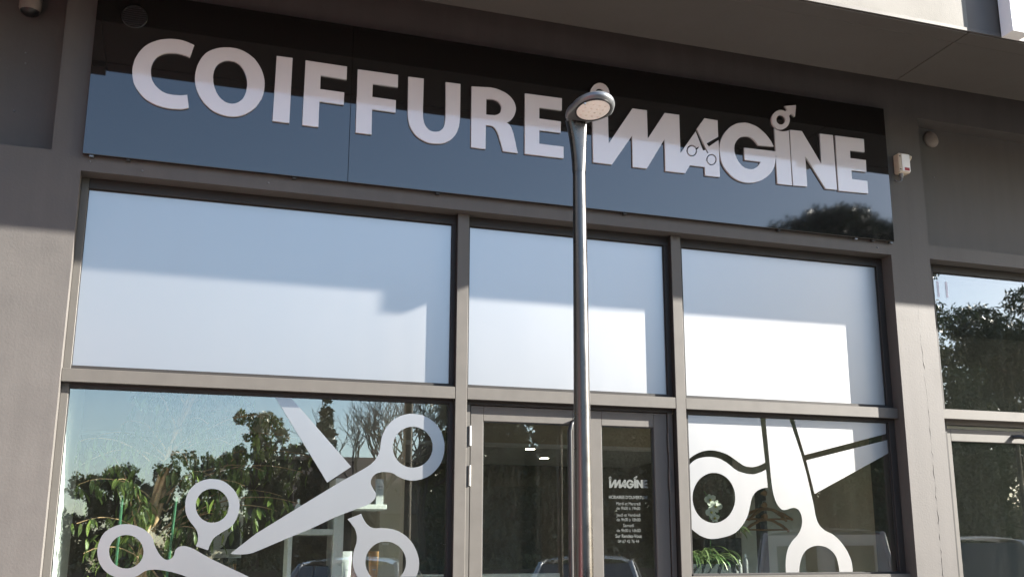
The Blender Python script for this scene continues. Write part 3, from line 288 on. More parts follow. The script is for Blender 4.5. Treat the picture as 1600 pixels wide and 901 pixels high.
DECALS={'a_blade':[[[1.172,2.364],[1.499,1.853],[1.638,1.95],[1.264,2.368]]],
'a_main':[[[2.006,2.285],[2.025,2.284],[2.044,2.282],[2.063,2.279],[2.082,2.273],[2.101,2.265],[2.12,2.254],[2.137,2.242],[2.153,2.229],[2.167,2.214],[2.178,2.198],[2.188,2.18],[2.197,2.162],[2.203,2.143],[2.209,2.124],[2.212,2.104],[2.213,2.084],[2.212,2.062],[2.208,2.04],[2.203,2.017],[2.196,1.997],[2.187,1.978],[2.176,1.961],[2.163,1.945],[2.15,1.931],[2.136,1.918],[2.122,1.908],[2.107,1.898],[2.091,1.891],[2.074,1.884],[2.056,1.88],[2.039,1.876],[2.023,1.875],[2.007,1.874],[1.993,1.876],[1.979,1.878],[1.967,1.881],[1.955,1.885],[1.944,1.889],[1.933,1.894],[1.923,1.899],[1.913,1.904],[1.905,1.91],[1.896,1.914],[1.886,1.918],[1.874,1.921],[1.861,1.922],[1.849,1.923],[1.836,1.923],[1.824,1.922],[1.812,1.919],[1.8,1.916],[1.79,1.911],[1.782,1.906],[1.775,1.899],[1.769,1.892],[1.765,1.884],[1.761,1.877],[1.76,1.869],[1.759,1.862],[1.76,1.854],[1.761,1.847],[1.765,1.839],[1.769,1.832],[1.773,1.825],[1.777,1.817],[1.783,1.81],[1.788,1.802],[1.792,1.795],[1.793,1.788],[1.793,1.782],[1.792,1.775],[1.79,1.769],[1.787,1.762],[1.782,1.755],[1.776,1.748],[1.769,1.741],[1.761,1.735],[1.752,1.729],[1.741,1.723],[1.728,1.717],[1.712,1.711],[1.694,1.705],[1.674,1.698],[1.651,1.689],[1.625,1.679],[1.596,1.668],[1.566,1.655],[1.535,1.642],[1.505,1.627],[1.475,1.612],[1.444,1.597],[1.41,1.581],[1.372,1.565],[1.332,1.548],[1.292,1.532],[1.253,1.515],[1.214,1.498],[1.175,1.481],[1.139,1.465],[1.11,1.453],[1.092,1.446],[1.08,1.443],[1.072,1.441],[1.061,1.439],[1.047,1.438],[1.033,1.437],[1.019,1.437],[1.006,1.437],[0.995,1.438],[0.984,1.439],[0.976,1.441],[0.969,1.442],[1.105,1.554],[1.302,1.682],[1.551,1.842],[1.577,1.858],[1.616,1.881],[1.658,1.905],[1.691,1.925],[1.713,1.938],[1.73,1.949],[1.743,1.958],[1.756,1.968],[1.768,1.979],[1.778,1.99],[1.787,2.002],[1.794,2.014],[1.8,2.027],[1.804,2.04],[1.807,2.053],[1.81,2.066],[1.811,2.079],[1.812,2.09],[1.813,2.102],[1.815,2.115],[1.818,2.13],[1.822,2.146],[1.828,2.162],[1.835,2.177],[1.843,2.192],[1.853,2.207],[1.864,2.221],[1.876,2.234],[1.89,2.245],[1.905,2.255],[1.921,2.264],[1.938,2.271],[1.954,2.277],[1.971,2.281],[1.988,2.284]],[[2.137,2.082],[2.137,2.075],[2.137,2.069],[2.136,2.062],[2.135,2.055],[2.133,2.049],[2.132,2.043],[2.13,2.036],[2.127,2.03],[2.124,2.024],[2.121,2.018],[2.118,2.012],[2.114,2.007],[2.111,2.002],[2.106,1.997],[2.102,1.992],[2.097,1.987],[2.092,1.983],[2.087,1.978],[2.082,1.975],[2.076,1.971],[2.071,1.968],[2.065,1.965],[2.059,1.962],[2.053,1.96],[2.047,1.958],[2.04,1.956],[2.034,1.955],[2.027,1.954],[2.021,1.953],[2.014,1.953],[2.008,1.953],[2.001,1.953],[1.995,1.954],[1.988,1.955],[1.982,1.956],[1.976,1.958],[1.97,1.96],[1.964,1.963],[1.958,1.965],[1.952,1.968],[1.946,1.971],[1.941,1.975],[1.936,1.979],[1.931,1.983],[1.926,1.987],[1.921,1.992],[1.917,1.997],[1.913,2.002],[1.909,2.007],[1.905,2.013],[1.902,2.018],[1.899,2.024],[1.897,2.03],[1.894,2.036],[1.892,2.042],[1.891,2.049],[1.889,2.055],[1.888,2.062],[1.887,2.068],[1.887,2.075],[1.887,2.081],[1.887,2.088],[1.888,2.094],[1.889,2.101],[1.89,2.107],[1.892,2.114],[1.894,2.12],[1.896,2.126],[1.899,2.132],[1.902,2.138],[1.905,2.144],[1.909,2.149],[1.912,2.155],[1.917,2.16],[1.921,2.165],[1.925,2.169],[1.93,2.174],[1.935,2.178],[1.941,2.182],[1.946,2.186],[1.952,2.189],[1.958,2.192],[1.964,2.195],[1.97,2.197],[1.976,2.199],[1.982,2.201],[1.989,2.202],[1.995,2.204],[2.002,2.204],[2.008,2.205],[2.015,2.205],[2.021,2.204],[2.028,2.204],[2.034,2.203],[2.041,2.201],[2.047,2.2],[2.053,2.198],[2.06,2.195],[2.066,2.193],[2.071,2.19],[2.077,2.187],[2.083,2.183],[2.088,2.179],[2.093,2.175],[2.098,2.17],[2.103,2.166],[2.107,2.161],[2.111,2.156],[2.115,2.15],[2.119,2.145],[2.122,2.139],[2.125,2.133],[2.128,2.127],[2.13,2.121],[2.132,2.115],[2.134,2.108],[2.135,2.102],[2.136,2.095],[2.137,2.088]]],
'a_second':[[[1.627,1.64],[1.708,1.672],[1.711,1.666],[1.715,1.657],[1.72,1.647],[1.725,1.638],[1.73,1.63],[1.736,1.621],[1.743,1.613],[1.75,1.606],[1.758,1.6],[1.766,1.595],[1.775,1.591],[1.786,1.588],[1.799,1.587],[1.814,1.588],[1.83,1.589],[1.847,1.588],[1.864,1.587],[1.883,1.585],[1.901,1.582],[1.92,1.577],[1.937,1.57],[1.955,1.56],[1.972,1.55],[1.988,1.538],[2.002,1.525],[2.016,1.51],[2.028,1.494],[2.038,1.477],[2.048,1.458],[2.056,1.439],[2.062,1.419],[2.066,1.4],[2.068,1.381],[2.067,1.361],[2.065,1.342],[2.06,1.324],[2.054,1.307],[2.047,1.29],[2.037,1.274],[2.025,1.26],[2.011,1.247],[1.995,1.234],[1.978,1.224],[1.96,1.215],[1.942,1.208],[1.922,1.203],[1.903,1.2],[1.882,1.199],[1.862,1.2],[1.84,1.204],[1.819,1.209],[1.799,1.217],[1.779,1.228],[1.76,1.24],[1.742,1.255],[1.726,1.27],[1.712,1.286],[1.7,1.304],[1.69,1.322],[1.682,1.339],[1.676,1.355],[1.671,1.371],[1.668,1.387],[1.667,1.402],[1.667,1.417],[1.669,1.432],[1.671,1.447],[1.674,1.46],[1.677,1.471],[1.68,1.481],[1.683,1.49],[1.686,1.5],[1.687,1.512],[1.688,1.523],[1.688,1.535],[1.686,1.547],[1.683,1.559],[1.679,1.57],[1.674,1.582],[1.667,1.593],[1.657,1.606],[1.646,1.62],[1.635,1.632]],[[1.988,1.389],[1.988,1.382],[1.988,1.376],[1.987,1.37],[1.986,1.364],[1.985,1.358],[1.983,1.352],[1.981,1.346],[1.979,1.34],[1.976,1.334],[1.973,1.329],[1.97,1.323],[1.966,1.318],[1.962,1.313],[1.958,1.309],[1.954,1.304],[1.949,1.3],[1.945,1.296],[1.94,1.292],[1.934,1.289],[1.929,1.285],[1.924,1.282],[1.918,1.28],[1.912,1.278],[1.906,1.276],[1.9,1.274],[1.894,1.272],[1.887,1.271],[1.881,1.271],[1.875,1.27],[1.868,1.27],[1.862,1.27],[1.856,1.271],[1.849,1.272],[1.843,1.273],[1.837,1.275],[1.83,1.276],[1.824,1.279],[1.818,1.281],[1.813,1.284],[1.807,1.287],[1.801,1.29],[1.796,1.294],[1.791,1.298],[1.786,1.302],[1.781,1.306],[1.777,1.31],[1.772,1.315],[1.768,1.32],[1.765,1.325],[1.761,1.331],[1.758,1.336],[1.755,1.342],[1.752,1.348],[1.75,1.353],[1.748,1.359],[1.746,1.365],[1.745,1.372],[1.744,1.378],[1.743,1.384],[1.743,1.39],[1.743,1.396],[1.743,1.403],[1.744,1.409],[1.745,1.415],[1.746,1.421],[1.748,1.427],[1.749,1.433],[1.752,1.439],[1.754,1.444],[1.757,1.45],[1.76,1.455],[1.764,1.46],[1.767,1.465],[1.771,1.47],[1.776,1.474],[1.78,1.479],[1.785,1.483],[1.79,1.487],[1.795,1.49],[1.8,1.494],[1.806,1.497],[1.811,1.499],[1.817,1.502],[1.823,1.504],[1.829,1.506],[1.836,1.507],[1.842,1.508],[1.848,1.509],[1.855,1.509],[1.861,1.51],[1.868,1.509],[1.874,1.509],[1.88,1.508],[1.887,1.507],[1.893,1.505],[1.899,1.504],[1.905,1.502],[1.912,1.499],[1.917,1.496],[1.923,1.493],[1.929,1.49],[1.934,1.486],[1.94,1.483],[1.945,1.479],[1.949,1.474],[1.954,1.47],[1.958,1.465],[1.962,1.46],[1.966,1.454],[1.97,1.449],[1.973,1.443],[1.976,1.438],[1.979,1.432],[1.981,1.426],[1.983,1.42],[1.985,1.414],[1.986,1.408],[1.987,1.401],[1.988,1.395]]],
'b_main':[[[0.4,1.604],[0.415,1.604],[0.429,1.602],[0.444,1.598],[0.458,1.594],[0.473,1.588],[0.487,1.581],[0.501,1.573],[0.513,1.564],[0.523,1.556],[0.531,1.547],[0.539,1.538],[0.545,1.528],[0.55,1.518],[0.553,1.507],[0.556,1.496],[0.561,1.485],[0.567,1.472],[0.575,1.459],[0.583,1.446],[0.591,1.435],[0.599,1.427],[0.608,1.419],[0.616,1.414],[0.624,1.41],[0.632,1.409],[0.638,1.41],[0.645,1.412],[0.65,1.415],[0.655,1.419],[0.659,1.424],[0.662,1.429],[0.665,1.435],[0.666,1.442],[0.667,1.449],[0.668,1.456],[0.67,1.462],[0.674,1.468],[0.679,1.473],[0.684,1.478],[0.69,1.481],[0.697,1.483],[0.704,1.485],[0.712,1.485],[0.722,1.484],[0.733,1.482],[0.745,1.478],[0.758,1.473],[0.775,1.465],[0.791,1.456],[0.809,1.445],[0.832,1.432],[0.864,1.414],[0.916,1.389],[0.982,1.358],[1.046,1.328],[1.09,1.307],[1.353,1.185],[1.337,1.186],[1.315,1.187],[1.289,1.189],[1.263,1.192],[1.24,1.193],[1.219,1.195],[1.191,1.198],[1.151,1.205],[1.086,1.219],[1.005,1.238],[0.927,1.257],[0.874,1.269],[0.853,1.276],[0.823,1.286],[0.791,1.296],[0.764,1.305],[0.745,1.313],[0.729,1.32],[0.714,1.326],[0.699,1.331],[0.682,1.336],[0.666,1.341],[0.65,1.345],[0.634,1.348],[0.618,1.351],[0.601,1.354],[0.585,1.356],[0.57,1.357],[0.556,1.357],[0.543,1.355],[0.531,1.353],[0.519,1.349],[0.508,1.343],[0.499,1.336],[0.49,1.329],[0.479,1.323],[0.467,1.317],[0.453,1.312],[0.438,1.309],[0.424,1.307],[0.41,1.308],[0.395,1.31],[0.381,1.313],[0.367,1.318],[0.352,1.325],[0.338,1.332],[0.325,1.341],[0.313,1.351],[0.302,1.362],[0.293,1.374],[0.285,1.386],[0.278,1.399],[0.273,1.413],[0.269,1.427],[0.266,1.442],[0.264,1.456],[0.264,1.47],[0.265,1.484],[0.267,1.498],[0.271,1.512],[0.275,1.525],[0.28,1.538],[0.287,1.55],[0.295,1.561],[0.306,1.57],[0.318,1.579],[0.331,1.587],[0.344,1.593],[0.357,1.598],[0.371,1.602],[0.386,1.604]],[[0.503,1.454],[0.503,1.449],[0.503,1.444],[0.503,1.439],[0.502,1.434],[0.501,1.429],[0.5,1.424],[0.499,1.419],[0.497,1.415],[0.495,1.41],[0.493,1.406],[0.49,1.402],[0.488,1.398],[0.485,1.394],[0.481,1.39],[0.478,1.386],[0.474,1.383],[0.471,1.38],[0.467,1.377],[0.463,1.375],[0.458,1.373],[0.454,1.371],[0.449,1.369],[0.445,1.367],[0.44,1.366],[0.435,1.365],[0.43,1.364],[0.425,1.364],[0.42,1.364],[0.415,1.364],[0.41,1.365],[0.405,1.365],[0.4,1.366],[0.395,1.368],[0.39,1.369],[0.386,1.371],[0.381,1.373],[0.376,1.375],[0.372,1.378],[0.367,1.381],[0.363,1.384],[0.359,1.387],[0.355,1.391],[0.352,1.394],[0.348,1.398],[0.345,1.402],[0.342,1.407],[0.339,1.411],[0.336,1.416],[0.334,1.42],[0.332,1.425],[0.33,1.43],[0.328,1.435],[0.327,1.44],[0.326,1.445],[0.325,1.45],[0.324,1.455],[0.324,1.46],[0.324,1.465],[0.324,1.47],[0.325,1.475],[0.326,1.48],[0.327,1.485],[0.328,1.489],[0.33,1.494],[0.332,1.499],[0.334,1.503],[0.336,1.507],[0.339,1.511],[0.342,1.515],[0.345,1.519],[0.348,1.522],[0.352,1.526],[0.355,1.529],[0.359,1.532],[0.363,1.534],[0.368,1.536],[0.372,1.539],[0.377,1.54],[0.381,1.542],[0.386,1.543],[0.391,1.544],[0.396,1.545],[0.401,1.545],[0.406,1.546],[0.411,1.545],[0.416,1.545],[0.421,1.544],[0.426,1.543],[0.431,1.542],[0.436,1.541],[0.441,1.539],[0.445,1.537],[0.45,1.534],[0.455,1.532],[0.459,1.529],[0.463,1.526],[0.467,1.522],[0.471,1.519],[0.475,1.515],[0.479,1.511],[0.482,1.507],[0.485,1.503],[0.488,1.498],[0.491,1.494],[0.493,1.489],[0.495,1.484],[0.497,1.479],[0.499,1.475],[0.5,1.47],[0.502,1.464],[0.502,1.459]]],
'b_second':[[[0.843,1.862],[0.859,1.861],[0.876,1.859],[0.892,1.855],[0.908,1.849],[0.923,1.84],[0.937,1.83],[0.951,1.818],[0.963,1.806],[0.974,1.793],[0.983,1.779],[0.991,1.764],[0.997,1.749],[1.001,1.735],[1.003,1.721],[1.004,1.707],[1.003,1.693],[1.001,1.677],[0.998,1.66],[0.993,1.644],[0.988,1.63],[0.982,1.618],[0.975,1.607],[0.967,1.597],[0.957,1.588],[0.946,1.579],[0.934,1.572],[0.921,1.564],[0.91,1.557],[0.9,1.55],[0.89,1.543],[0.881,1.536],[0.873,1.529],[0.867,1.519],[0.862,1.509],[0.858,1.499],[0.854,1.49],[0.851,1.481],[0.849,1.473],[0.847,1.466],[0.846,1.461],[0.779,1.484],[0.78,1.489],[0.783,1.496],[0.785,1.504],[0.787,1.512],[0.787,1.52],[0.787,1.528],[0.787,1.537],[0.786,1.545],[0.784,1.553],[0.781,1.562],[0.777,1.57],[0.773,1.579],[0.766,1.587],[0.759,1.596],[0.751,1.605],[0.743,1.614],[0.736,1.624],[0.729,1.634],[0.722,1.645],[0.717,1.656],[0.712,1.668],[0.709,1.68],[0.707,1.693],[0.706,1.706],[0.705,1.721],[0.706,1.737],[0.708,1.753],[0.711,1.768],[0.716,1.782],[0.723,1.796],[0.731,1.808],[0.74,1.819],[0.75,1.829],[0.762,1.838],[0.774,1.845],[0.787,1.851],[0.8,1.856],[0.814,1.859],[0.828,1.862]],[[0.944,1.711],[0.944,1.706],[0.944,1.7],[0.944,1.695],[0.943,1.69],[0.942,1.685],[0.941,1.679],[0.94,1.674],[0.938,1.669],[0.936,1.665],[0.933,1.66],[0.931,1.655],[0.928,1.651],[0.925,1.647],[0.922,1.643],[0.918,1.639],[0.914,1.636],[0.911,1.633],[0.907,1.63],[0.902,1.627],[0.898,1.624],[0.893,1.622],[0.889,1.62],[0.884,1.619],[0.879,1.617],[0.874,1.616],[0.869,1.615],[0.864,1.615],[0.859,1.615],[0.854,1.615],[0.849,1.615],[0.844,1.616],[0.839,1.617],[0.834,1.618],[0.829,1.62],[0.824,1.622],[0.819,1.624],[0.815,1.626],[0.81,1.629],[0.806,1.632],[0.801,1.635],[0.797,1.639],[0.793,1.642],[0.79,1.646],[0.786,1.65],[0.783,1.654],[0.78,1.659],[0.777,1.663],[0.774,1.668],[0.772,1.673],[0.77,1.678],[0.768,1.683],[0.766,1.688],[0.765,1.693],[0.764,1.699],[0.763,1.704],[0.763,1.709],[0.762,1.715],[0.762,1.72],[0.763,1.725],[0.763,1.731],[0.764,1.736],[0.766,1.741],[0.767,1.746],[0.769,1.751],[0.771,1.756],[0.773,1.76],[0.776,1.765],[0.778,1.769],[0.781,1.773],[0.785,1.777],[0.788,1.781],[0.792,1.785],[0.795,1.788],[0.799,1.791],[0.804,1.794],[0.808,1.796],[0.813,1.799],[0.817,1.801],[0.822,1.802],[0.827,1.804],[0.832,1.805],[0.837,1.806],[0.842,1.806],[0.847,1.806],[0.852,1.806],[0.857,1.806],[0.862,1.805],[0.867,1.804],[0.872,1.803],[0.877,1.802],[0.882,1.8],[0.887,1.798],[0.892,1.795],[0.896,1.792],[0.901,1.789],[0.905,1.786],[0.909,1.783],[0.913,1.779],[0.917,1.775],[0.921,1.771],[0.924,1.767],[0.927,1.762],[0.93,1.758],[0.933,1.753],[0.935,1.748],[0.937,1.743],[0.939,1.738],[0.941,1.733],[0.942,1.727],[0.943,1.722],[0.944,1.717]]],
'c_corner':[[[3.893,2.372],[4.464,2.368],[4.467,2.332],[4.487,2.043],[4.479,2.039],[4.468,2.034],[4.455,2.028],[4.442,2.023],[4.431,2.019],[4.418,2.015],[4.405,2.012],[4.392,2.01],[4.376,2.009],[4.359,2.01],[4.342,2.012],[4.325,2.016],[4.309,2.023],[4.293,2.032],[4.277,2.042],[4.261,2.052],[4.245,2.062],[4.23,2.072],[4.214,2.081],[4.197,2.09],[4.178,2.097],[4.157,2.103],[4.137,2.109],[4.116,2.112],[4.095,2.115],[4.075,2.116],[4.054,2.115],[4.035,2.113],[4.016,2.109],[3.997,2.104],[3.979,2.097],[3.961,2.089],[3.941,2.079],[3.919,2.065],[3.9,2.053],[3.887,2.044]]],
'c_ring':[[[3.885,1.999],[3.897,2.008],[3.913,2.022],[3.932,2.037],[3.951,2.049],[3.97,2.057],[3.991,2.063],[4.012,2.067],[4.033,2.07],[4.053,2.071],[4.074,2.071],[4.094,2.069],[4.114,2.066],[4.133,2.061],[4.151,2.054],[4.168,2.045],[4.186,2.036],[4.204,2.024],[4.222,2.011],[4.24,1.997],[4.258,1.987],[4.274,1.979],[4.29,1.974],[4.306,1.97],[4.323,1.966],[4.339,1.963],[4.357,1.961],[4.373,1.96],[4.389,1.96],[4.403,1.962],[4.415,1.965],[4.427,1.969],[4.44,1.973],[4.454,1.978],[4.469,1.985],[4.482,1.99],[4.491,1.995],[4.497,1.872],[4.491,1.871],[4.481,1.871],[4.47,1.87],[4.459,1.867],[4.446,1.863],[4.433,1.858],[4.419,1.852],[4.407,1.844],[4.397,1.836],[4.387,1.826],[4.379,1.815],[4.372,1.803],[4.366,1.791],[4.362,1.778],[4.358,1.764],[4.354,1.75],[4.349,1.734],[4.344,1.718],[4.339,1.701],[4.332,1.685],[4.325,1.67],[4.317,1.656],[4.307,1.642],[4.296,1.628],[4.284,1.613],[4.269,1.598],[4.254,1.584],[4.236,1.571],[4.218,1.561],[4.198,1.553],[4.177,1.546],[4.154,1.54],[4.128,1.535],[4.101,1.53],[4.073,1.527],[4.049,1.526],[4.028,1.528],[4.01,1.532],[3.993,1.537],[3.978,1.543],[3.965,1.548],[3.954,1.555],[3.943,1.562],[3.932,1.57],[3.918,1.58],[3.902,1.591],[3.888,1.602],[3.878,1.609]],[[4.241,1.799],[4.241,1.79],[4.24,1.781],[4.238,1.773],[4.236,1.764],[4.234,1.755],[4.231,1.747],[4.228,1.739],[4.224,1.731],[4.22,1.723],[4.215,1.715],[4.21,1.707],[4.205,1.7],[4.2,1.693],[4.194,1.687],[4.188,1.68],[4.181,1.674],[4.175,1.669],[4.168,1.663],[4.16,1.658],[4.153,1.654],[4.145,1.65],[4.137,1.646],[4.129,1.642],[4.121,1.639],[4.113,1.637],[4.105,1.635],[4.097,1.633],[4.088,1.632],[4.08,1.631],[4.071,1.631],[4.063,1.631],[4.055,1.632],[4.046,1.633],[4.038,1.635],[4.03,1.636],[4.022,1.639],[4.014,1.642],[4.007,1.645],[3.999,1.649],[3.992,1.653],[3.985,1.657],[3.979,1.662],[3.972,1.667],[3.966,1.673],[3.96,1.679],[3.955,1.685],[3.95,1.691],[3.945,1.698],[3.941,1.705],[3.937,1.712],[3.933,1.72],[3.93,1.728],[3.927,1.736],[3.924,1.744],[3.922,1.752],[3.921,1.76],[3.92,1.769],[3.919,1.777],[3.918,1.786],[3.919,1.795],[3.919,1.803],[3.92,1.812],[3.922,1.821],[3.923,1.829],[3.926,1.838],[3.928,1.846],[3.932,1.854],[3.935,1.862],[3.939,1.87],[3.943,1.878],[3.948,1.885],[3.953,1.893],[3.958,1.9],[3.964,1.906],[3.97,1.913],[3.976,1.919],[3.983,1.925],[3.99,1.93],[3.997,1.935],[4.005,1.94],[4.012,1.944],[4.02,1.948],[4.028,1.952],[4.036,1.955],[4.044,1.958],[4.053,1.96],[4.061,1.962],[4.069,1.963],[4.078,1.964],[4.086,1.964],[4.095,1.964],[4.103,1.964],[4.112,1.963],[4.12,1.961],[4.128,1.959],[4.136,1.957],[4.144,1.954],[4.152,1.951],[4.16,1.947],[4.167,1.943],[4.174,1.939],[4.181,1.934],[4.187,1.929],[4.193,1.923],[4.199,1.917],[4.205,1.911],[4.21,1.904],[4.215,1.897],[4.22,1.89],[4.224,1.883],[4.227,1.875],[4.231,1.867],[4.234,1.859],[4.236,1.851],[4.238,1.842],[4.24,1.834],[4.241,1.825],[4.241,1.816],[4.242,1.808]]],
'c_main':[[[4.508,2.368],[4.508,2.333],[4.526,1.963],[4.527,1.944],[4.529,1.917],[4.531,1.887],[4.534,1.861],[4.538,1.839],[4.542,1.817],[4.548,1.798],[4.554,1.781],[4.561,1.767],[4.569,1.754],[4.577,1.744],[4.585,1.735],[4.593,1.729],[4.601,1.724],[4.609,1.722],[4.618,1.721],[4.628,1.722],[4.639,1.725],[4.65,1.729],[4.661,1.731],[4.672,1.734],[4.683,1.736],[4.694,1.737],[4.704,1.736],[4.713,1.734],[4.722,1.73],[4.73,1.725],[4.736,1.718],[4.742,1.709],[4.748,1.698],[4.751,1.687],[4.754,1.674],[4.755,1.661],[4.755,1.646],[4.754,1.631],[4.75,1.616],[4.744,1.601],[4.737,1.587],[4.728,1.572],[4.717,1.558],[4.705,1.545],[4.69,1.533],[4.676,1.521],[4.663,1.508],[4.652,1.494],[4.642,1.481],[4.633,1.466],[4.626,1.451],[4.619,1.432],[4.614,1.413],[4.61,1.392],[4.607,1.372],[4.605,1.351],[4.605,1.329],[4.604,1.31],[4.604,1.296],[4.708,1.295],[4.709,1.303],[4.709,1.315],[4.711,1.328],[4.714,1.343],[4.719,1.36],[4.725,1.379],[4.732,1.398],[4.741,1.414],[4.752,1.429],[4.765,1.443],[4.78,1.455],[4.796,1.464],[4.814,1.472],[4.833,1.477],[4.854,1.481],[4.874,1.482],[4.894,1.48],[4.913,1.477],[4.932,1.472],[4.95,1.464],[4.966,1.454],[4.982,1.442],[4.996,1.428],[5.007,1.413],[5.015,1.396],[5.02,1.377],[5.024,1.358],[5.027,1.341],[5.029,1.326],[5.029,1.312],[5.029,1.3],[5.028,1.292],[5.138,1.288],[5.138,1.303],[5.138,1.324],[5.137,1.347],[5.134,1.369],[5.129,1.388],[5.122,1.406],[5.114,1.424],[5.105,1.442],[5.093,1.461],[5.079,1.48],[5.064,1.499],[5.049,1.515],[5.035,1.528],[5.021,1.54],[5.006,1.55],[4.992,1.559],[4.977,1.566],[4.962,1.572],[4.947,1.578],[4.933,1.585],[4.921,1.593],[4.909,1.602],[4.899,1.612],[4.889,1.624],[4.882,1.636],[4.876,1.65],[4.871,1.665],[4.866,1.682],[4.863,1.701],[4.86,1.721],[4.857,1.746],[4.852,1.777],[4.843,1.823],[4.832,1.879],[4.821,1.932],[4.814,1.969],[4.776,2.117],[4.699,2.367]]],
'c_upper':[[[4.737,2.369],[5.538,2.362],[5.501,2.274],[4.806,2.103]]],
'c_lower':[[[4.817,2.066],[5.533,2.23],[5.525,2.134],[4.868,1.834]]]}
# ------------------------------------------------------------------ ground
def sheet(name, x0, x1, y0, y1, z, m, n=1):
    mb = MB(); mb.add([(x0,y0,z),(x1,y0,z),(x1,y1,z),(x0,y1,z)], [(0,1,2,3)]); return part(name, mb, m)
ASPH = mat('asphalt', (.062, .06, .057), .9, var=.2, vscale=1.5, bump=.5, bscale=300)
CONC = mat('concrete_paving', (.15, .135, .115), .85, var=.12, vscale=2, bump=.3, bscale=150)
KERB = mat('kerb_stone', (.2, .19, .17), .8, var=.1, bump=.3)
PAINTW = mat('road_paint', (.4, .4, .38), .7, var=.1, vscale=12)
tag(sheet('ground', -700, 700, -900, 700, -.13, ASPH), None, kind='structure')
mb = MB(); mb.box(-14, 22, -3.6, .3, -.4, 0); tag(part('pavement', mb, CONC), None, kind='structure')
mb = MB(); mb.box(-14, 22, -3.78, -3.602, -.4, .008); tag(part('kerb', mb, KERB), None, kind='structure')
mb = MB()
for x in (-4.6, -1.3, 1.6, 4.6, 7.9, 11.6, 15.2): mb.box(x-.05, x+.05, -10.6, -5.4, -.126, -.122)
tag(part('parking_markings', mb, PAINTW), None, kind='structure')
# ------------------------------------------------------------------ building
X1, XN, ZT = 5.569, 5.917, 3.5965
BLD = thing('shop_building', 'taupe rendered building with shop windows under a deep canopy and cream upper storey', 'building', (2.8, .3, 0))
def relief(xs, zs, D, back=.45):
    mb = MB()
    nx, nz = len(xs)-1, len(zs)-1
    g = lambda i, j: back if (i < 0 or j < 0 or i >= nx or j >= nz) else (back if D[j][i] is None else D[j][i])
    for j in range(nz):
        for i in range(nx):
            d = D[j][i]
            if d is not None:
                mb.add([(xs[i],d,zs[j]),(xs[i+1],d,zs[j]),(xs[i+1],d,zs[j+1]),(xs[i],d,zs[j+1])], [(0,1,2,3)])
    for j in range(nz):
        for i in range(nx+1):
            a, b = g(i-1, j), g(i, j)
            if a != b:
                q = [(xs[i],a,zs[j]),(xs[i],b,zs[j]),(xs[i],b,zs[j+1]),(xs[i],a,zs[j+1])]
                mb.add(q, [(0,1,2,3)] if a < b else [(3,2,1,0)])
    for i in range(nx):
        for j in range(nz+1):
            a, b = g(i, j-1), g(i, j)
            if a != b:
                q = [(xs[i],a,zs[j]),(xs[i+1],a,zs[j]),(xs[i+1],b,zs[j]),(xs[i],b,zs[j])]
                mb.add(q, [(0,1,2,3)] if a < b else [(3,2,1,0)])
    return mb
O = None
mb = relief([-5, -.163, 0, X1, XN, 9.6, 12], [0, ZT, 3.703, 4.738, 5.6],
  [[0, 0, O, 0, O, 0], [0, 0, 0, 0, 0, 0], [.16, 0, 0, 0, .16, 0], [0, 0, 0, 0, 0, 0]])
wall = part('wall', mb, PAINT, BLD)
bv = wall.modifiers.new('bevel', 'BEVEL'); bv.width = .006; bv.segments = 2; bv.limit_method = 'ANGLE'; bv.angle_limit = R(50)
# old sealant seam running down the right pier
mb = MB(); pts = []; rad = []
z = 5.0
while z > .1:
    pts.append((5.775+.012*math.sin(z*1.1)+random.uniform(-.006, .006), .0002, z)); rad.append(random.choice((.0003, .0006, .0010, .0016, .0024)) if z < 3.1 else .0006); z -= random.uniform(.012, .05)
mb.tube(pts, rad, 6); part('sealant_seam', mb, PAINT, wall)
# small fixings left in the render
for x, zz in ((-.401, 3.974), (-.376, 4.346), (-.37, 4.28), (.045, 3.655), (.33, 3.632), (6.158, 4.33), (1.05, 3.64), (5.45, 3.64)):
    mb = MB(); mb.lathe([(.006, 0), (.005, -.006), (.002, -.008)], (x, .16 if (x < -.17 or x > 5.95) else 0, zz), 8, 'y'); part('screw', mb, LAMPG, wall)
# canopy: lowered slab with joined soffit panels, standing clear of the wall
ZS = 4.753
mb = MB(); mb.box(-9, 18, -1.265, -.5, ZS+.02, ZS+.6); mb.box(-9, 18, -.5, .0, 5.598, 5.9); slab = part('canopy', mb, SOFF, BLD)
for a, b in ((-9, -4.6), (-4.594, -.004), (.002, 5.355), (5.361, 10.2), (10.206, 18)):
    boxpart('soffit_panel', (a, b, -1.118, -.498, ZS, ZS+.025), SOFF, slab, .003)
    boxpart('edge_panel', (a, b, -1.262, -1.124, ZS-.004 if a > -.1 else ZS-.04, ZS+.02), SOFF, slab, .003)
boxpart('drip_bead', (-9, 18, -1.275, -1.262, ZS+.004, ZS+.03), SOFF, slab, .002)
up = boxpart('upper_wall', (-9, 5.357, -1.268, -.9, ZS+.03, 9.2), CREAM, BLD)
boxpart('upper_wall', (5.357, 5.615, -1.262, -.9, ZS+.02, 9.2), DARKP, BLD, label='narrow dark grey strip of the upper wall beside the white fin, its tone deepening the fin shadow')  # dark grey panel tone also stands in for the fin's cast shadow
boxpart('upper_wall', (5.76, 18, -1.268, -.9, ZS+.03, 9.2), CREAM, BLD)
boxpart('upper_wall', (5.616, 5.759, -1.262, -.9, ZS+.031, 9.2), CREAM, BLD)
boxpart('fin', (5.617, 5.758, -1.386, -1.277, ZS, 9.4), WHITE, BLD, .003, label='white upright fin standing proud of the upper wall')
boxpart('roof', (-9.4, 18.4, -1.6, 12, 9.42, 9.7), DARKP, BLD)
boxpart('rear_wall', (-9, 18, 8.0, 8.3, 0, 9.4), CREAM, BLD)
boxpart('side_wall', (-9, -8.7, .0, 8.0, 0, 9.4), CREAM, BLD)
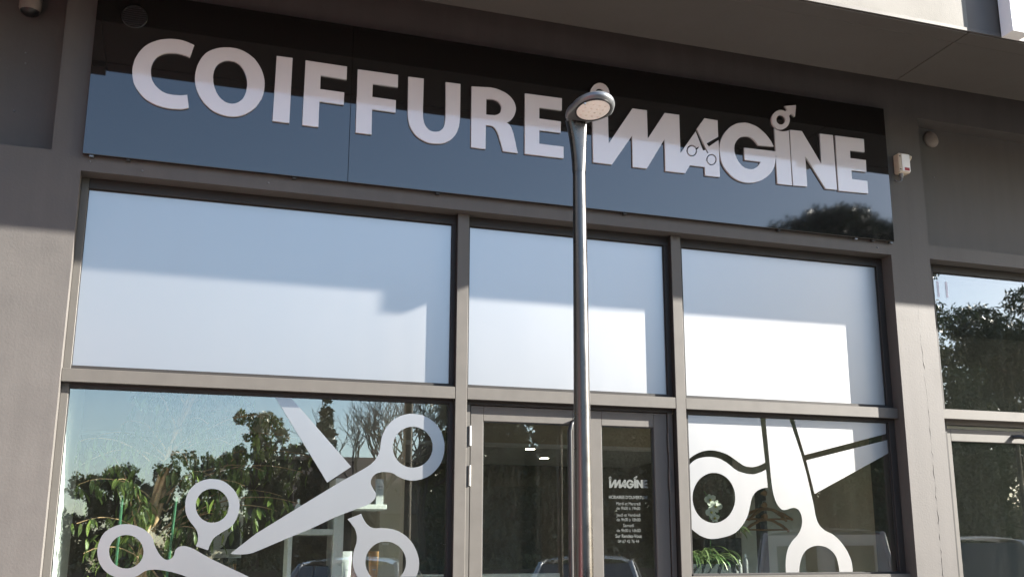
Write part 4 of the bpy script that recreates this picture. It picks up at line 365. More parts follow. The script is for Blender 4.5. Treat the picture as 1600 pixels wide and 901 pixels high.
boxpart('side_wall', (17.7, 18, .0, 8.0, 0, 9.4), CREAM, BLD)
boxpart('upper_floor', (-8.7, 17.7, .0, 8.0, 5.1, 5.3), WHITE, BLD)
# ------------------------------------------------------------------ shop window frames
M1, M2 = (2.2587, 2.3343), (3.7843, 3.8576)
T0, T1 = 2.379, 2.455
YF, YB, YP = .067, .20, .142            # cap front, frame back, pane front
part('frame_jamb', (lambda m: (m.bbox(.0005, .042, .118, YB, 0, 3.5955, .002), m)[-1])(MB()), ALU, BLD)  # left jamb keeps the lighter paint as sunlit; rest of frame is shade-toned
W = part('window_frame', (lambda m: (m.bbox(5.516, X1-.0005, .118, YB, 0, 3.5955, .002), m.bbox(.042, 5.516, .118, YB, 3.533, 3.5955, .002), m)[-1])(MB()), FRAME_SHADE, BLD)
for a, b in (M1, M2):
    o = MB(); o.bbox(a, b, YF, .075, 0, 3.5955, .0025); part('mullion', o, ALU, W); o = MB(); o.box(a+.001, b-.001, .075, .119, 0, 3.5955); o.box(a-.023 if a < 3 else a-.031, b+.02 if a < 3 else b+.034, .1192, YB, 2.48, 3.533); o.box(a-.023 if a < 3 else a+.02, b-.02 if a < 3 else b+.038, .1192, YB, 0, 2.357)
    part('mullion_profile', o, FRAME_SHADE, W)  # cap sides and beads, coloured dark for their shade
for a, b in ((.0005, M1[0]-.001), (M1[1]+.001, M2[0]-.001), (M2[1]+.001, X1-.0005)):
    o = MB(); o.bbox(a, b, YF+.001, .076, T0, T1, .0025); part('transom', o, ALU, W); o = MB(); o.box(a, b, .076, .119, T0+.001, T1-.001); o.box(a, b, .1192, YB, 2.357, 2.48); part('transom_profile', o, FRAME_SHADE, W)
for a, b in ((.0005, M1[0]-.001), (M2[1]+.001, X1-.0005)):
    o = MB(); o.bbox(a, b, YF+.001, .076, 1.213, 1.287, .0025); part('transom', o, ALU, W); o = MB(); o.box(a, b, .076, .119, 1.214, 1.286); o.box(a, b, .1192, YB, 1.19, 1.299); part('transom_profile', o, FRAME_SHADE, W)
    o = MB(); o.bbox(a, b, .05, YB, .0, .12, .003); part('sill', o, ALU, W)
UP = ((.042, 2.236), (2.354, 3.753), (3.892, 5.516)); 
panes = []
for k, (a, b) in enumerate(UP):
    p = boxpart('pane', (a-.004, b+.004, YP, YP+.006, 2.476, 3.537), GLASS, BLD, label='upper shop window pane, ' + ('wide one on the left', 'middle one above the door', 'right one next to the pier')[k] + ', fully frosted')
    boxpart('frosted_film', (a, b, YP-.0025, YP-.0005, 2.481, 3.532), FILM, p)
    g = MB()
    for q in ((a-.001, a+.004, 2.481, 3.532), (b-.004, b+.001, 2.481, 3.532), (a, b, 3.528, 3.534), (a, b, 2.479, 2.484)): g.box(q[0], q[1], YP-.008, YP-.003, q[2], q[3])
    part('gasket', g, ALUD, p)
pl1 = boxpart('pane', (.038, 2.24, YP, YP+.006, 1.295, 2.361), GLASS, BLD, label='clear left shop window pane with white scissors stickers')
pl3 = boxpart('pane', (3.892, 5.52, YP, YP+.006, 1.295, 2.361), GLASS, BLD, label='clear right shop window pane with cut white film of large scissors')
for a, b, pp in ((.042, 2.2357, pl1), (3.8956, 5.516, pl3)):
    g = MB()
    for q in ((a-.001, a+.005, 1.299, 2.357), (b-.005, b+.001, 1.299, 2.357), (a, b, 2.352, 2.358), (a, b, 1.298, 1.303)): g.box(q[0], q[1], YP-.008, YP-.0005, q[2], q[3])
    part('gasket', g, ALUD, pp)
for a, b in ((.038, 2.24), (3.892, 5.52)):
    boxpart('pane', (a, b, YP, YP+.006, .118, 1.192), GLASS, BLD)
def clip(loops, x0, x1, z0, z1): return [[(min(max(x, x0), x1), min(max(z, z0), z1)) for x, z in lp] for lp in loops]
for k, lab in (('a_blade', 'upper blade of the large open scissors sticker'), ('a_main', 'long blade and round finger ring of the large scissors sticker'), ('a_second', 'lower finger ring of the large scissors sticker'),
               ('b_main', 'finger ring and blade of the small scissors sticker low in the left corner'), ('b_second', 'upright finger ring of the small scissors sticker')):
    o = flat_mesh('scissors_sticker', clip(DECALS[k], .045, 2.232, 1.05, 2.352), YP-.0022, YP-.0004, FILM2, pl1); o['label'] = lab
for k, lab in (('c_corner', 'upper left field of white film'), ('c_ring', 'white film ring with round clear hole'), ('c_main', 'tall white film scissors arm with ring at the bottom'), ('c_upper', 'upper right wedge of white film'), ('c_lower', 'lower right wedge of white film')):
    o = flat_mesh('scissors_film', clip(DECALS[k], 3.902, 5.509, 1.304, 2.350), YP-.0022, YP-.0004, FILM, pl3); o['label'] = lab
# ------------------------------------------------------------------ entrance door, two leaves
DR = part('door', (lambda m: (m.box(M1[1]+.001, 2.372, .128, YB, 0, 2.378), m.box(3.748, M2[0]-.001, .128, YB, 0, 2.378), m.box(2.372, 3.748, .128, YB, 2.356, 2.378), m)[-1])(MB()), ALU, BLD, label='glazed double entrance door in taupe aluminium')
def leaf(x0, x1, gl, gr, ztop, zg):
    m = MB(); yf = .137
    m.bbox(x0, gl, yf, .195, .02, ztop, .0025); m.bbox(gr, x1, yf, .195, .02, ztop, .0025); m.bbox(gl, gr, yf+.0004, .195, zg, ztop, .0025); m.bbox(gl, gr, yf+.0004, .195, .02, .25, .0025)
    part('leaf_frame', m, ALU, DR)
    g = MB()
    for q in ((gl, gl+.006, .25, zg), (gr-.006, gr, .25, zg), (gl, gr, zg-.006, zg)): g.box(q[0], q[1], yf+.008, yf+.02, q[2], q[3])
    part('gasket', g, ALUD, DR)
    return boxpart('door_pane', (gl-.002, gr+.002, .156, .162, .248, zg+.002), GLASS, DR)
leaf(2.378, 3.164, 2.461, 3.066, 2.352, 2.256); dpr = leaf(3.170, 3.743, 3.269, 3.646, 2.352, 2.256)
m = MB(); m.box(3.1645, 3.1695, .155, .19, .02, 2.34); part('gasket', m, ALUD, DR)
for x in (2.372, 3.748):
    for a, b in ((2.096, 2.220), (1.847, 1.973), (.30, .42)):
        m = MB(); m.tube([(x, .124, a), (x, .124, b)], .0085, 10); m.box(x-.002, x+.002, .124, .14, a+.004, b-.004); part('hinge', m, CHROME if x < 3 else ALU, DR)
m = MB(); m.tube([(3.11, .14, 2.285), (3.085, .09, 2.285), (3.03, .06, 2.25), (3.018, .06, 2.2), (3.018, .06, .6), (3.03, .06, .55), (3.085, .09, .52), (3.11, .14, .52)], .0165, 12); part('pull_bar', m, BLACK, DR)
# vinyl lettering on the right door leaf
VIN = mat('pale_vinyl', (.062, .069, .064), .5)
lx = lambda x, z: (3.322+(x-3.148)*(.276/2.22), 1.853+(z-4.018)*(.276/2.22))
for k, lp in LETTERS.items():
    if k in ('MA', 'G', 'I2', 'male', 'arrow', 'N', 'E2', 'female', 'cross'):
        flat_mesh('logo_letter', lp,   .1544, .1554, VIN, DR, xf=lx)
for body, zc, s, b, xc in (("HORAIRES D'OUVERTURE", 1.783, .029, .0005, 3.458), ('Mardi et Mercredi', 1.742, .030, 0, 3.458), ('de 9h00 \u00e0 19h00', 1.712, .030, 0, 3.457), ('Jeudi et Vendredi', 1.669, .030, 0, 3.457), ('de 9h00 \u00e0 18h00', 1.639, .030, 0, 3.456), ('Samedi', 1.602, .030, 0, 3.455), ('de 9h00 \u00e0 16h00', 1.570, .030, 0, 3.455), ('Sur Rendez-Vous', 1.534, .031, .0005, 3.454), ('04 67 42 76 44', 1.501, .030, 0, 3.453)):
    o = text_part('lettering', body, xc, zc, s, .1549, VIN, DR, b)
    w = max(v.co.x for v in o.data.vertices)-min(v.co.x for v in o.data.vertices)
    tw = {'H': .276, 'M': .172, 'd': .168, 'J': .17, 'S': .185, '0': .148}[body[0]] if body != 'Samedi' else .076
    for v in o.data.vertices: v.co.x = (xc-ORG[DR.name].x)+(v.co.x-(xc-ORG[DR.name].x))*tw/w
# ------------------------------------------------------------------ neighbouring shop front
NB = part('window_frame', (lambda m: (m.bbox(XN+.0005, 6.03, .118, YB, 0, 3.5955, .002), m.bbox(6.03, 9.5, .118, YB, 3.535, 3.5955, .002), m.bbox(9.5, 9.5995, .118, YB, 0, 3.5955, .002), m)[-1])(MB()), FRAME_SHADE, BLD)
o = MB(); o.bbox(XN+.0005, 9.599, YF-.02, .119, T0+.012, T1+.005, .0025); o.box(6.03, 9.5, .119, YB, 2.36, 2.475); part('transom', o, ALU, NB)
o = MB(); o.bbox(7.6, 7.676, YF+.001, .119, 0, T0+.01, .0025); o.bbox(7.6, 7.676, YF+.001, .119, T1+.007, 3.534, .0025); part('mullion', o, ALU, NB)
np1 = boxpart('pane', (6.026, 9.5, YP, YP+.006, 2.47, 3.54), GLASSN, BLD, label='neighbouring shop pane mirroring the pine trees')
np2 = boxpart('pane', (7.68, 9.5, YP, YP+.006, .1, 2.365), GLASSN, BLD)
m = MB(); m.bbox(6.031, 6.068, .128, .195, .02, 2.33, .0025); m.bbox(6.068, 6.92, .1284, .195, 2.238, 2.33, .0025); m.bbox(6.92, 7.0, .128, .195, .02, 2.33, .0025); m.bbox(6.068, 6.92, .1284, .195, .02, .2, .0025)
ND = part('door', m, ALU, BLD, label='glazed door of the neighbouring shop')
boxpart('door_pane', (6.066, 6.922, .15, .156, .198, 2.24), GLASSN, ND)
m = MB(); m.bbox(7.006, 7.596, .128, .195, .02, .12, .0025); m.bbox(7.006, 7.596, .128, .195, 2.25, 2.33, .0025); m.bbox(7.006, 7.06, .1284, .195, .12, 2.25, .0025); m.bbox(7.54, 7.596, .1284, .195, .12, 2.25, .0025); part('leaf_frame', m, ALU, ND)
boxpart('door_pane', (7.055, 7.545, .15, .156, .118, 2.252), GLASSN, ND)
m = MB(); m.tube([(6.64, .13, 2.285), (6.68, .09, 2.285), (6.78, .055, 2.26), (6.785, .055, 2.2), (6.785, .055, .5), (6.68, .09, .45), (6.64, .13, .45)], .0165, 10); part('pull_bar', m, BLACK, ND)
NUM = mat('number_vinyl', (.50, .49, .56), .5)
for xx in (6.085, 6.165): text_part('number_sticker', '1', xx, 3.345, .185, YP-.001, NUM, np1)
# ------------------------------------------------------------------ rooms behind the glass
IW = mat('interior_taupe_wall', (.58, .51, .40), .8, var=.04, vscale=2)
IWH = mat('interior_white_wall', (.78, .80, .78), .7, var=.02)
IG = mat('interior_grey_wall', (.72, .73, .66), .8, var=.04, vscale=2)
IDK = mat('dark_back_wall', (.075, .067, .058), .7, var=.35, vscale=3, bump=.5, bscale=12)
IFL = mat('salon_floor', (.42, .39, .34), .35, var=.08, vscale=3)
ICE = mat('ceiling_tile', (.42, .42, .40), .8, var=.03, vscale=8)
boxpart('interior_floor', (-.5, 9.6, .205, 7.4, -.05, .004), IFL, BLD)
boxpart('interior_ceiling', (-.5, 9.6, .205, 4.28, 3.62, 3.7), ICE, BLD)
boxpart('bulkhead', (-.498, 5.9, 4.3, 4.42, 2.6, 3.618), IW, BLD)
boxpart('bulkhead_trim', (-.498, 5.9, 4.285, 4.43, 2.57, 2.6), WHITE, BLD)
ct = MB(); ct.box(-.5, 6.4, 4.43, 7.2, 2.64, 2.68); cb = part('lower_ceiling', ct, ALUD, BLD)
for i in range(11):
    for j in range(4):
        boxpart('ceiling_tile', (-.2+i*.6+.006, -.2+(i+1)*.6-.006, 4.44+j*.62+.006, 4.44+(j+1)*.62-.006, 2.625, 2.645), ICE, cb)
boxpart('interior_wall', (-.6, -.5, .32, 7.3, 0, 3.62), IWH, BLD)
boxpart('interior_wall', (-.5, .036, .2015, 1.45, 0, 3.62), IWH, BLD, label='white return wall just inside the left window')
boxpart('interior_wall', (-.5, 9.6, 7.0, 7.2, 0, 3.6), IDK, BLD)
boxpart('interior_wall', (5.62, 5.9, .46, 2.4, 0, 3.62), IW, BLD)
boxpart('interior_wall', (5.56, 9.0, 2.4, 2.55, 0, 3.62), IG, BLD)
boxpart('interior_wall', (5.03, 5.619, 1.5, 1.6, 0, 3.6), IG, BLD)
boxpart('partition', (2.28, 3.35, 1.6, 1.7, 0, 1.955), mat('partition_taupe', (.06, .056, .047), .7, var=.05), BLD, .004, label='low taupe partition behind the left window')
boxpart('partition', (2.10, 2.277, 1.62, 2.9, 0, 3.3), IW, BLD)
# ------------------------------------------------------------------ shop sign
SG = thing('shop_sign', 'long glossy black fascia sign with raised white letters above the shop windows', 'sign', (2.79, 0, 3.689))
boxpart('sign_panel', (.003, 1.5215, -.04, -.012, 3.689, 4.75), SIGNP, SG, .0015)
boxpart('sign_panel', (1.5225, 5.577, -.04, -.012, 3.689, 4.75), SIGNP, SG, .0015)
m = MB(); m.box(.02, 5.56, -.0118, -.001, 3.70, 4.74); part('backing_frame', m, ALUD, SG)
for k in ('C', 'O', 'I', 'F', 'F2', 'U', 'R', 'E', 'MA', 'G', 'I2', 'male', 'arrow', 'N', 'E2', 'female', 'cross'):
    o = flat_mesh('letter', LETTERS[k], -.0548 if k not in ('arrow', 'cross') else -.0538, -.0402, LETT, SG, .0)
    o['label'] = {'MA': 'joined letters IMA with small scissors cut out', 'male': 'male symbol ring above the second I', 'arrow': 'arrow of the male symbol', 'female': 'female symbol ring above the first I', 'cross': 'cross of the female symbol', 'F2': 'letter F', 'I2': 'letter I', 'E2': 'letter E'}.get(k, 'letter ' + k)
for x in (.05, .25, 1.2, 2.1, 3.4, 4.6, 5.25, 5.4, 5.56):
    m = MB(); m.bbox(x-.012, x+.012, -.03, -.002, 3.676, 3.688, .002); part('bracket', m, LAMPG if x in (.05, 5.25, 5.56) else ALUD, SG)
# louvred vent set in the sign
VT = thing('round_vent', 'small dark round louvred vent in the left end of the sign', 'vent', (.214, -.04, 4.585))
m = MB(); m.lathe([(.074, 0), (.074, -.006), (.066, -.008), (.066, -.002)], (.214, -.0405, 4.585), 28, 'y'); part('rim', m, BLACK, VT)
for i in range(9):
    zz = -.056+i*.014; hw = math.sqrt(max(.066**2-zz**2, 0))
    m = MB(); m.add([(.214-hw, -.0415, 4.585+zz+.005), (.214+hw, -.0415, 4.585+zz+.005), (.214+hw, -.0490, 4.585+zz-.003), (.214-hw, -.0490, 4.585+zz-.003), (.214-hw, -.0412, 4.585+zz+.003), (.214+hw, -.0412, 4.585+zz+.003), (.214+hw, -.0478, 4.585+zz-.005), (.214-hw, -.0478, 4.585+zz-.005)], [(0,1,2,3),(7,6,5,4),(3,2,6,7),(0,4,5,1)]); part('slat', m, BLACK, VT)
# ------------------------------------------------------------------ small fixtures on the wall
BX = thing('alarm_box', 'small cream alarm box with red label beside the right end of the sign', 'alarm box', (5.70, 0, 4.22))
boxpart('housing', (5.652, 5.752, -.075, -.002, 4.235, 4.39), CREAMPL, BX, .008)
boxpart('cover', (5.676, 5.748, -.081, -.0755, 4.245, 4.382), WHITE, BX, .002)
boxpart('red_label', (5.694, 5.738, -.0822, -.0812, 4.250, 4.274), mat('red_label', (.30, .02, .03), .5), BX)
for dz in (.02, .125): boxpart('clip', (5.655, 5.668, -.0775, -.074, 4.235+dz, 4.241+dz), BLACK, BX)
m = MB(); m.lathe([(.018, 0), (.018, -.02), (.013, -.022), (.013, -.035)], (5.69, -.04, 4.235), 12); part('cable_gland', m, LAMPG, BX)
m = MB(); m.tube([(5.69, -.04, 4.205), (5.69, -.042, 4.185), (5.678, -.035, 4.172), (5.662, -.02, 4.176), (5.655, -.006, 4.19)], .005, 8); part('cable', m, LAMPG, BX)
m = MB(); m.tube([(5.752, -.05, 4.335), (5.775, -.05, 4.368), (5.79, -.035, 4.384), (5.795, -.003, 4.384)], .0115, 10); part('conduit', m, CREAMPL, BX)
DC = mat('beige_cap', (.17, .145, .125), .6, var=.08, vscale=20)
m = MB(); m.lathe([(.066, 0), (.068, -.010), (.058, -.02), (.02, -.026), (.002, -.027)], (6.158, .159, 4.648), 26, 'y')
tag(part('vent_cap', m, DC), 'round beige vent cap on the dark recessed panel at right', 'vent cap')
DL = thing('dome_lamp', 'round wall lamp with dark lens at the top left corner', 'lamp', (-.36, .16, 4.6))
m = MB(); m.lathe([(.030, .16), (.05, .10), (.062, .06), (.062, -.03), (.055, -.05)], (-.372, .10, 4.64), 22); part('housing', m, DC, DL)
m = MB(); m.lathe([(.054, -.0505), (.048, -.062), (.03, -.074), (.003, -.078)], (-.372, .10, 4.64), 22); part('lens', m, BLACK, DL)
m = MB(); m.lathe([(.02, 0), (.02, -.05)], (-.372, .159, 4.70), 10, 'y'); part('bracket', m, DC, DL)
# ------------------------------------------------------------------ street lamp
SL = thing('street_lamp', 'slender stainless street lamp with flat oval head standing before the door', 'street lamp', (2.39, -1.8, 0))
PX, PY = 2.39, -1.8
m = MB(); m.tube([(PX, PY, .02+i*(3.25-.02)/12) for i in range(13)], [.0515-(.0515-.0315)*i/12 for i in range(13)], 32); part('pole', m, STEEL, SL)
m = MB(); m.lathe([(.12, 0), (.12, .014), (.06, .016), (.056, .06)], (PX, PY, .001), 24); part('base_plate', m, STEEL, SL)
for a in range(4): mm = MB(); mm.lathe([(.012, 0), (.012, .02)], (PX+.09*math.cos(a*math.pi/2+.78), PY+.09*math.sin(a*math.pi/2+.78), .015), 6, smooth=False); part('bolt', mm, CHROME, SL)
rings = []
for t in [i/10 for i in range(11)]:
    z = 3.235+t*.265; e = t*t; cx = PX-.016*e; cy = PY-.012*e; rx = .0335+(.052-.0335)*e; ry = .0335+(.030-.0335)*e; p = 2+2.2*t
    rings.append([(cx+rx*math.copysign(abs(math.cos(a))**(2/p), math.cos(a)), cy+ry*math.copysign(abs(math.sin(a))**(2/p), math.sin(a)), z) for a in [2*math.pi*k/28 for k in range(28)]])
m = MB(); m.loft(rings); part('neck', m, STEEL, SL)
HC = (2.41, -1.93)
def plan(a, s=1.0, dx=0):
    """teardrop outline of the lamp head in plan, blunt towards the road"""
    x = .106*math.cos(a); y = .150*math.sin(a)
    if y > 0: x *= 1-.45*(y/.150)**2
    return (HC[0]+x*s-(.055*(y/.150) if y > 0 else 0)*s, HC[1]+y*s)
AN = [2*math.pi*k/40 for k in range(40)]
prof = [(.90, -.012), (.97, -.006), (1.0, .006), (.985, .015), (.93, .025), (.80, .034), (.55, .040), (.2, .043)]
rings = [[(*plan(a, s), 3.512+h+.02*(plan(a, s)[1]-HC[1])/-.168) for a in AN] for s, h in prof]
m = MB(); m.loft(rings); part('head', m, LAMPG, SL)
def eln(s, z): return [(HC[0]-.004+.080*s*math.cos(a), HC[1]-.030+.098*s*math.sin(a), z+.02*(.030-.098*s*math.sin(a))/.168) for a in AN]
m = MB(); m.loft([eln(1.08, 3.5005), eln(1.08, 3.4955), eln(1.0, 3.4945), eln(.985, 3.4975)]); part('bezel', m, BLACK, SL)
LENS = mat('lamp_lens', (.95, .90, .86), .35, var=.03, vscale=60)
m = MB(); m.loft([eln(.985, 3.4975), eln(.9, 3.4955), eln(.5, 3.494), eln(.05, 3.4935)]); lens = part('lens', m, LENS, SL)
for i, (dx, dy) in enumerate([(x, y) for x in (-.045, -.015, .015, .045) for y in (-.06, -.02, .02, .06)]):
    mm = MB(); mm.lathe([(.0075, 0), (.006, -.003)], (HC[0]-.004+dx, HC[1]-.030+dy*.85, 3.4935+.02*(.030-dy)/.168), 8); part('led', mm, mat('led_chip', (.92, .85, .79), .3) if 'led_chip' not in MATS else MATS['led_chip'], lens)
for a in (.5, 2.5, 3.9): mm = MB(); mm.lathe([(.006, 0), (.006, -.006)], (*plan(a, .93), 3.50), 8); part('screw', mm, CHROME, SL)
# ------------------------------------------------------------------ inside the salon: left window
BARK = mat('ficus_bark', (.40, .26, .14), .8, var=.35, vscale=40, bump=.6, bscale=90)
LEAF = leafmat('ficus_leaf', (.032, .06, .012), (.19, .25, .05), .3)
POT = mat('pot_glaze', (.12, .11, .10), .4)
SOIL = mat('soil', (.05, .035, .025), .95, var=.4, vscale=60, bump=.6)
STAKE = mat('green_stake', (.03, .13, .06), .5)
rng = random.Random(11)
def leaf_mesh(name, l, w, m, fold=.25, curl=.25, n=4):
    me = bpy.data.meshes.new(name); vs = []; fs = []
    for i in range(n+1):
        t = i/n; ww = w*math.sin(math.pi*min(t*.9+.06, 1))**.8*(1-.15*t); zz = -curl*l*t*t
        vs += [(-ww/2, l*t, zz+fold*ww/2), (0, l*t, zz), (ww/2, l*t, zz+fold*ww/2)]
    for i in range(n):
        b = i*3; fs += [(b, b+1, b+4, b+3), (b+1, b+2, b+5, b+4)]
    me.from_pydata(vs, [], fs); me.polygons.foreach_set('use_smooth', [True]*len(fs)); me.materials.append(m); return me
def droop_matrix(p, az, el, roll=0):
    return Matrix.Translation(p) @ Matrix.Rotation(az, 4, 'Z') @ Matrix.Rotation(el, 4, 'X') @ Matrix.Rotation(roll, 4, 'Y')
FC = thing('ficus_plant', 'tall weeping fig with braided pale trunk inside the left shop window', 'plant', (.52, .68, 0))
m = MB(); m.lathe([(.16, 0), (.19, .03), (.22, .42), (.235, .44), (.235, .47), (.21, .47), (.205, .42)], (.52, .68, .005), 26); part('pot', m, POT, FC)
m = MB(); m.lathe([(.204, 0), (.1, .012), (.01, .015)], (.52, .68, .425), 20); part('soil', m, SOIL, FC)
tips = []
def stem(path, r0, r1, n=9):
    m = MB(); k = len(path); m.tube(path, [r0+(r1-r0)*i/(k-1) for i in range(k)], n); return part('stem', m, BARK, FC)
def lerp(a, b, t): return tuple(a[i]+(b[i]-a[i])*t for i in range(3))
for s in range(4):                       # braided main stems, leaning a little to the right
    path = []
    for i in range(30):
        t = i/29; a = s*math.pi/2+t*7; z = .43+t*2.05; cx = .44+.08*t+.22*t*t*t; cy = .68; r = .030*(1-.3*t)
        path.append((cx+r*math.cos(a)+rng.uniform(-.002, .002), cy+r*math.sin(a), z))
    stem(path, .025, .011)
branches = []
def branch(a, b, sag=.06, r=.007):
    path = []; n = 8
    for i in range(n+1):
        t = i/n; p = lerp(a, b, t); path.append((p[0]+rng.uniform(-.008, .008), p[1]+rng.uniform(-.008, .008), p[2]+sag*4*t*(1-t)))
    stem(path, r, r*.35, 7); branches.append(path); return path
branch((.47, .68, 1.40), (.98, .66, 2.03), .02, .011)
branch((.46, .68, 1.55), (.30, .66, 2.02), .05, .008)
branch((.50, .68, 1.75), (1.10, .75, 1.95), .10, .007)
for i in range(26):
    t = rng.uniform(.45, 1); z = .43+t*2.05; cx = .44+.08*t+.22*t**3; az = rng.uniform(0, 2*math.pi); l = rng.uniform(.25, .62)
    ex = cx+l*math.cos(az)*1.15+.08; ey = .68+l*math.sin(az)*.55
    ey = max(ey, .27)
    branch((cx, .68, z), (min(max(ex, .03), 1.42), ey, z+rng.uniform(-.05, .3)), .1, rng.uniform(.004, .007))
# extra sprays where the photograph shows hanging foliage
for b in ((1.18, .60, 1.95), (1.22, .62, 2.1), (1.05, .5, 1.85), (1.30, .66, 1.80), (1.12, .58, 2.2), (.12, .5, 1.62), (.10, .6, 1.85), (.18, .45, 1.45), (.9, .62, 2.25), (1.02, .7, 2.3), (.75, .6, 2.05), (1.35, .55, 2.15), (1.40, .6, 1.95), (1.25, .5, 1.7), (1.0, .55, 1.65), (1.15, .7, 2.05), (1.32, .7, 2.28), (.95, .5, 2.1), (1.45, .62, 2.05), (1.38, .5, 1.75), (.85, .5, 1.9)):
    branch((.6, .68, b[2]-.15), b, .1, .005)
leaf_a = [leaf_mesh('leaf', l, l*.36, LEAF, .3, c) for l, c in ((.075, .25), (.062, .4), (.088, .15))]
spots = []
for path in branches:
    k = len(path)
    for i in range(2, k):
        for q in range(5):
            p = lerp(path[i-1], path[i], rng.random()); hang = rng.uniform(0, .16) if rng.random() < .6 else 0
            spots.append((p[0]+rng.uniform(-.04, .04), max(p[1]+rng.uniform(-.04, .04), .18), p[2]-hang, hang))
rng.shuffle(spots)
spots.sort(key=lambda s: s[1])
fol = MB()
for i, (x, y, z, hg) in enumerate(spots):
    M4 = droop_matrix(Vector((x, y, z)), rng.uniform(0, 6.28), -rng.uniform(.5, 1.35), rng.uniform(-.5, .5)); me = rng.choice(leaf_a)
    if i < 290:
        o = bpy.data.objects.new('leaf', me); COL.objects.link(o); o.parent = FC; M4.translation -= ORG[FC.name]; o.matrix_local = M4
    else:
        fol.add([M4 @ v.co for v in me.vertices], [tuple(p.vertices) for p in me.polygons], True)
part('foliage', fol, LEAF, FC, kind='stuff')
for (x0, x1, y) in ((.345, .36, .45), (.60, .66, .5)):
    m = MB(); m.tube([(x0, y+.1, .42), ((x0+x1)/2, y+.05, 1.1), (x1, y, 1.78)], .0075, 8); part('stake', m, STAKE, FC)
# white shelf unit with hair products
SW = mat('white_laminate', (.62, .63, .60), .4)
SH = thing('product_shelf', 'white shelf unit with hair products behind the large scissors sticker', 'shelf', (1.628, .6, 0))
boxpart('upright', (1.597, 1.659, .47, .74, .006, 1.906), SW, SH, .003)
boxpart('upright', (1.325, 1.35, .48, .70, .006, 1.59), SW, SH, .002)
boxpart('shelf', (1.66, 1.928, .48, .70, 1.716, 1.747), SW, SH, .003)
boxpart('shelf', (1.351, 1.596, .48, .70, 1.557, 1.593), SW, SH, .003)
boxpart('shelf', (1.66, 1.928, .48, .70, 1.218, 1.249), SW, SH, .003)
boxpart('shelf', (1.351, 1.596, .48, .70, 1.19, 1.222), SW, SH, .003)
boxpart('shelf', (1.351, 1.596, .48, .70, .7, .735), SW, SH, .003)
PKG = mat('silver_carton', (.5, .51, .51), .4); PK2 = mat('black_carton', (.02, .02, .022), .4); GREYT = mat('grey_print', (.25, .25, .25), .6)
BXP = thing('product_box', 'tall pale carton standing on the upper right white shelf', 'box', (1.886, .54, 1.747))
boxpart('carton', (1.862, 1.91, .515, .563, 1.7475, 1.91), PKG, BXP, .002)
boxpart('print', (1.87, 1.902, .5138, .5146, 1.858, 1.864), GREYT, BXP); boxpart('print', (1.875, 1.897, .5138, .5146, 1.84, 1.844), GREYT, BXP)
def bottle(x, y, z, h, r, m, lab, cap=WHITE, nm='product_bottle'):
    t = thing(nm, lab, 'bottle', (x, y, z))
    q = MB(); q.lathe([(r*.92, 0), (r, .006), (r, h*.7), (r*.75, h*.8), (r*.4, h*.84)], (x, y, z+.0005), 18); part('body', q, m, t)
    q = MB(); q.lathe([(r*.42, h*.84), (r*.42, h*.97), (r*.36, h)], (x, y, z+.0005), 14); part('cap', q, cap, t); return t
bottle(1.82, .55, 1.747, .15, .019, PKG, 'slim white bottle beside the tall carton on the shelf')
bottle(1.385, .56, 1.593, .185, .024, PKG, 'silver spray can on the lower left white shelf', CHROME, 'spray_can')
bottle(1.478, .56, 1.593, .13, .022, PK2, 'dark bottle with white cap on the lower left shelf')
bottle(1.55, .60, 1.593, .10, .024, PK2, 'dark jar next to the upright on the lower left shelf')
for i, (x, lab) in enumerate(((1.54, 'black carton nearest the white shelf upright'), (1.443, 'black carton standing left of another on the shelf below'))):
    boxp = tag(boxpart('product_box', (x-.04, x+.04, .53, .6, 1.2225, 1.2225+.15), PK2, None, .002), lab, 'box')
TB = [mat('pink_tube', (.32, .2, .18), .35), mat('orange_tube', (.38, .2, .07), .35)]
def tubep(x, y, z, h, m, lab, cl):
    t = thing('product_tube', lab, 'tube', (x, y, z)); r = .026
    rings = []
    for i in range(7):
        s = i/6; a = r*(1-s)+.033*s; b = r*(1-s)+.002*s
        rings.append([(x+a*math.cos(k*math.pi/9), y+b*math.sin(k*math.pi/9), z+.035+s*(h-.035)) for k in range(18)])
    q = MB(); q.loft(rings); part('body', q, m, t); q = MB(); q.lathe([(.022, 0), (.023, .03), (.02, .034)], (x, y, z+.0005), 16); part('cap', q, cl, t)
    boxpart('print', (x-.012, x+.012, y-.0285, y-.0275, z+h*.45, z+h*.47), GREYT, t)
tubep(1.694, .53, 1.249, .21, PKG, 'pale tube next to the white shelf upright', TB[0]); tubep(1.752, .57, 1.249, .18, TB[0], 'pink tube standing behind the scissors ring', WHITE); tubep(1.862, .53, 1.249, .21, TB[1], 'orange tube seen through the scissors ring', TB[1])
tag(boxpart('counter', (2.30, 3.3, 1.05, 1.585, 1.27, 1.31), SW, None, .004), 'white counter top in front of the taupe partition', 'counter')
m = MB(); m.box(2.34, 3.26, 1.1, 1.58, .004, 1.269); tag(part('cabinet', m, PK2), 'dark cabinet below the white counter top', 'cabinet')
# salon chair
CH = thing('salon_chair', 'black upholstered salon chair with looped armrests behind the left window', 'chair', (.95, 1.35, 0))
m = MB(); m.lathe([(.27, 0), (.27, .02), (.05, .035), (.035, .06), (.035, .42)], (.95, 1.35, .005), 28); part('base', m, CHROME, CH)
boxpart('seat', (.70, 1.20, 1.1, 1.6, .42, .55), BLACK, CH, .03); boxpart('backrest', (.72, 1.18, 1.58, 1.68, .56, 1.18), BLACK, CH, .03)
for s in (-1, 1):
    m = MB(); x = .95+s*.29; m.tube([(x, 1.58, .6), (x, 1.5, .78), (x, 1.3, .82), (x, 1.12, .76), (x, 1.1, .6), (x, 1.2, .5), (x, 1.4, .48)], .024, 10); part('armrest', m, BLACK, CH)
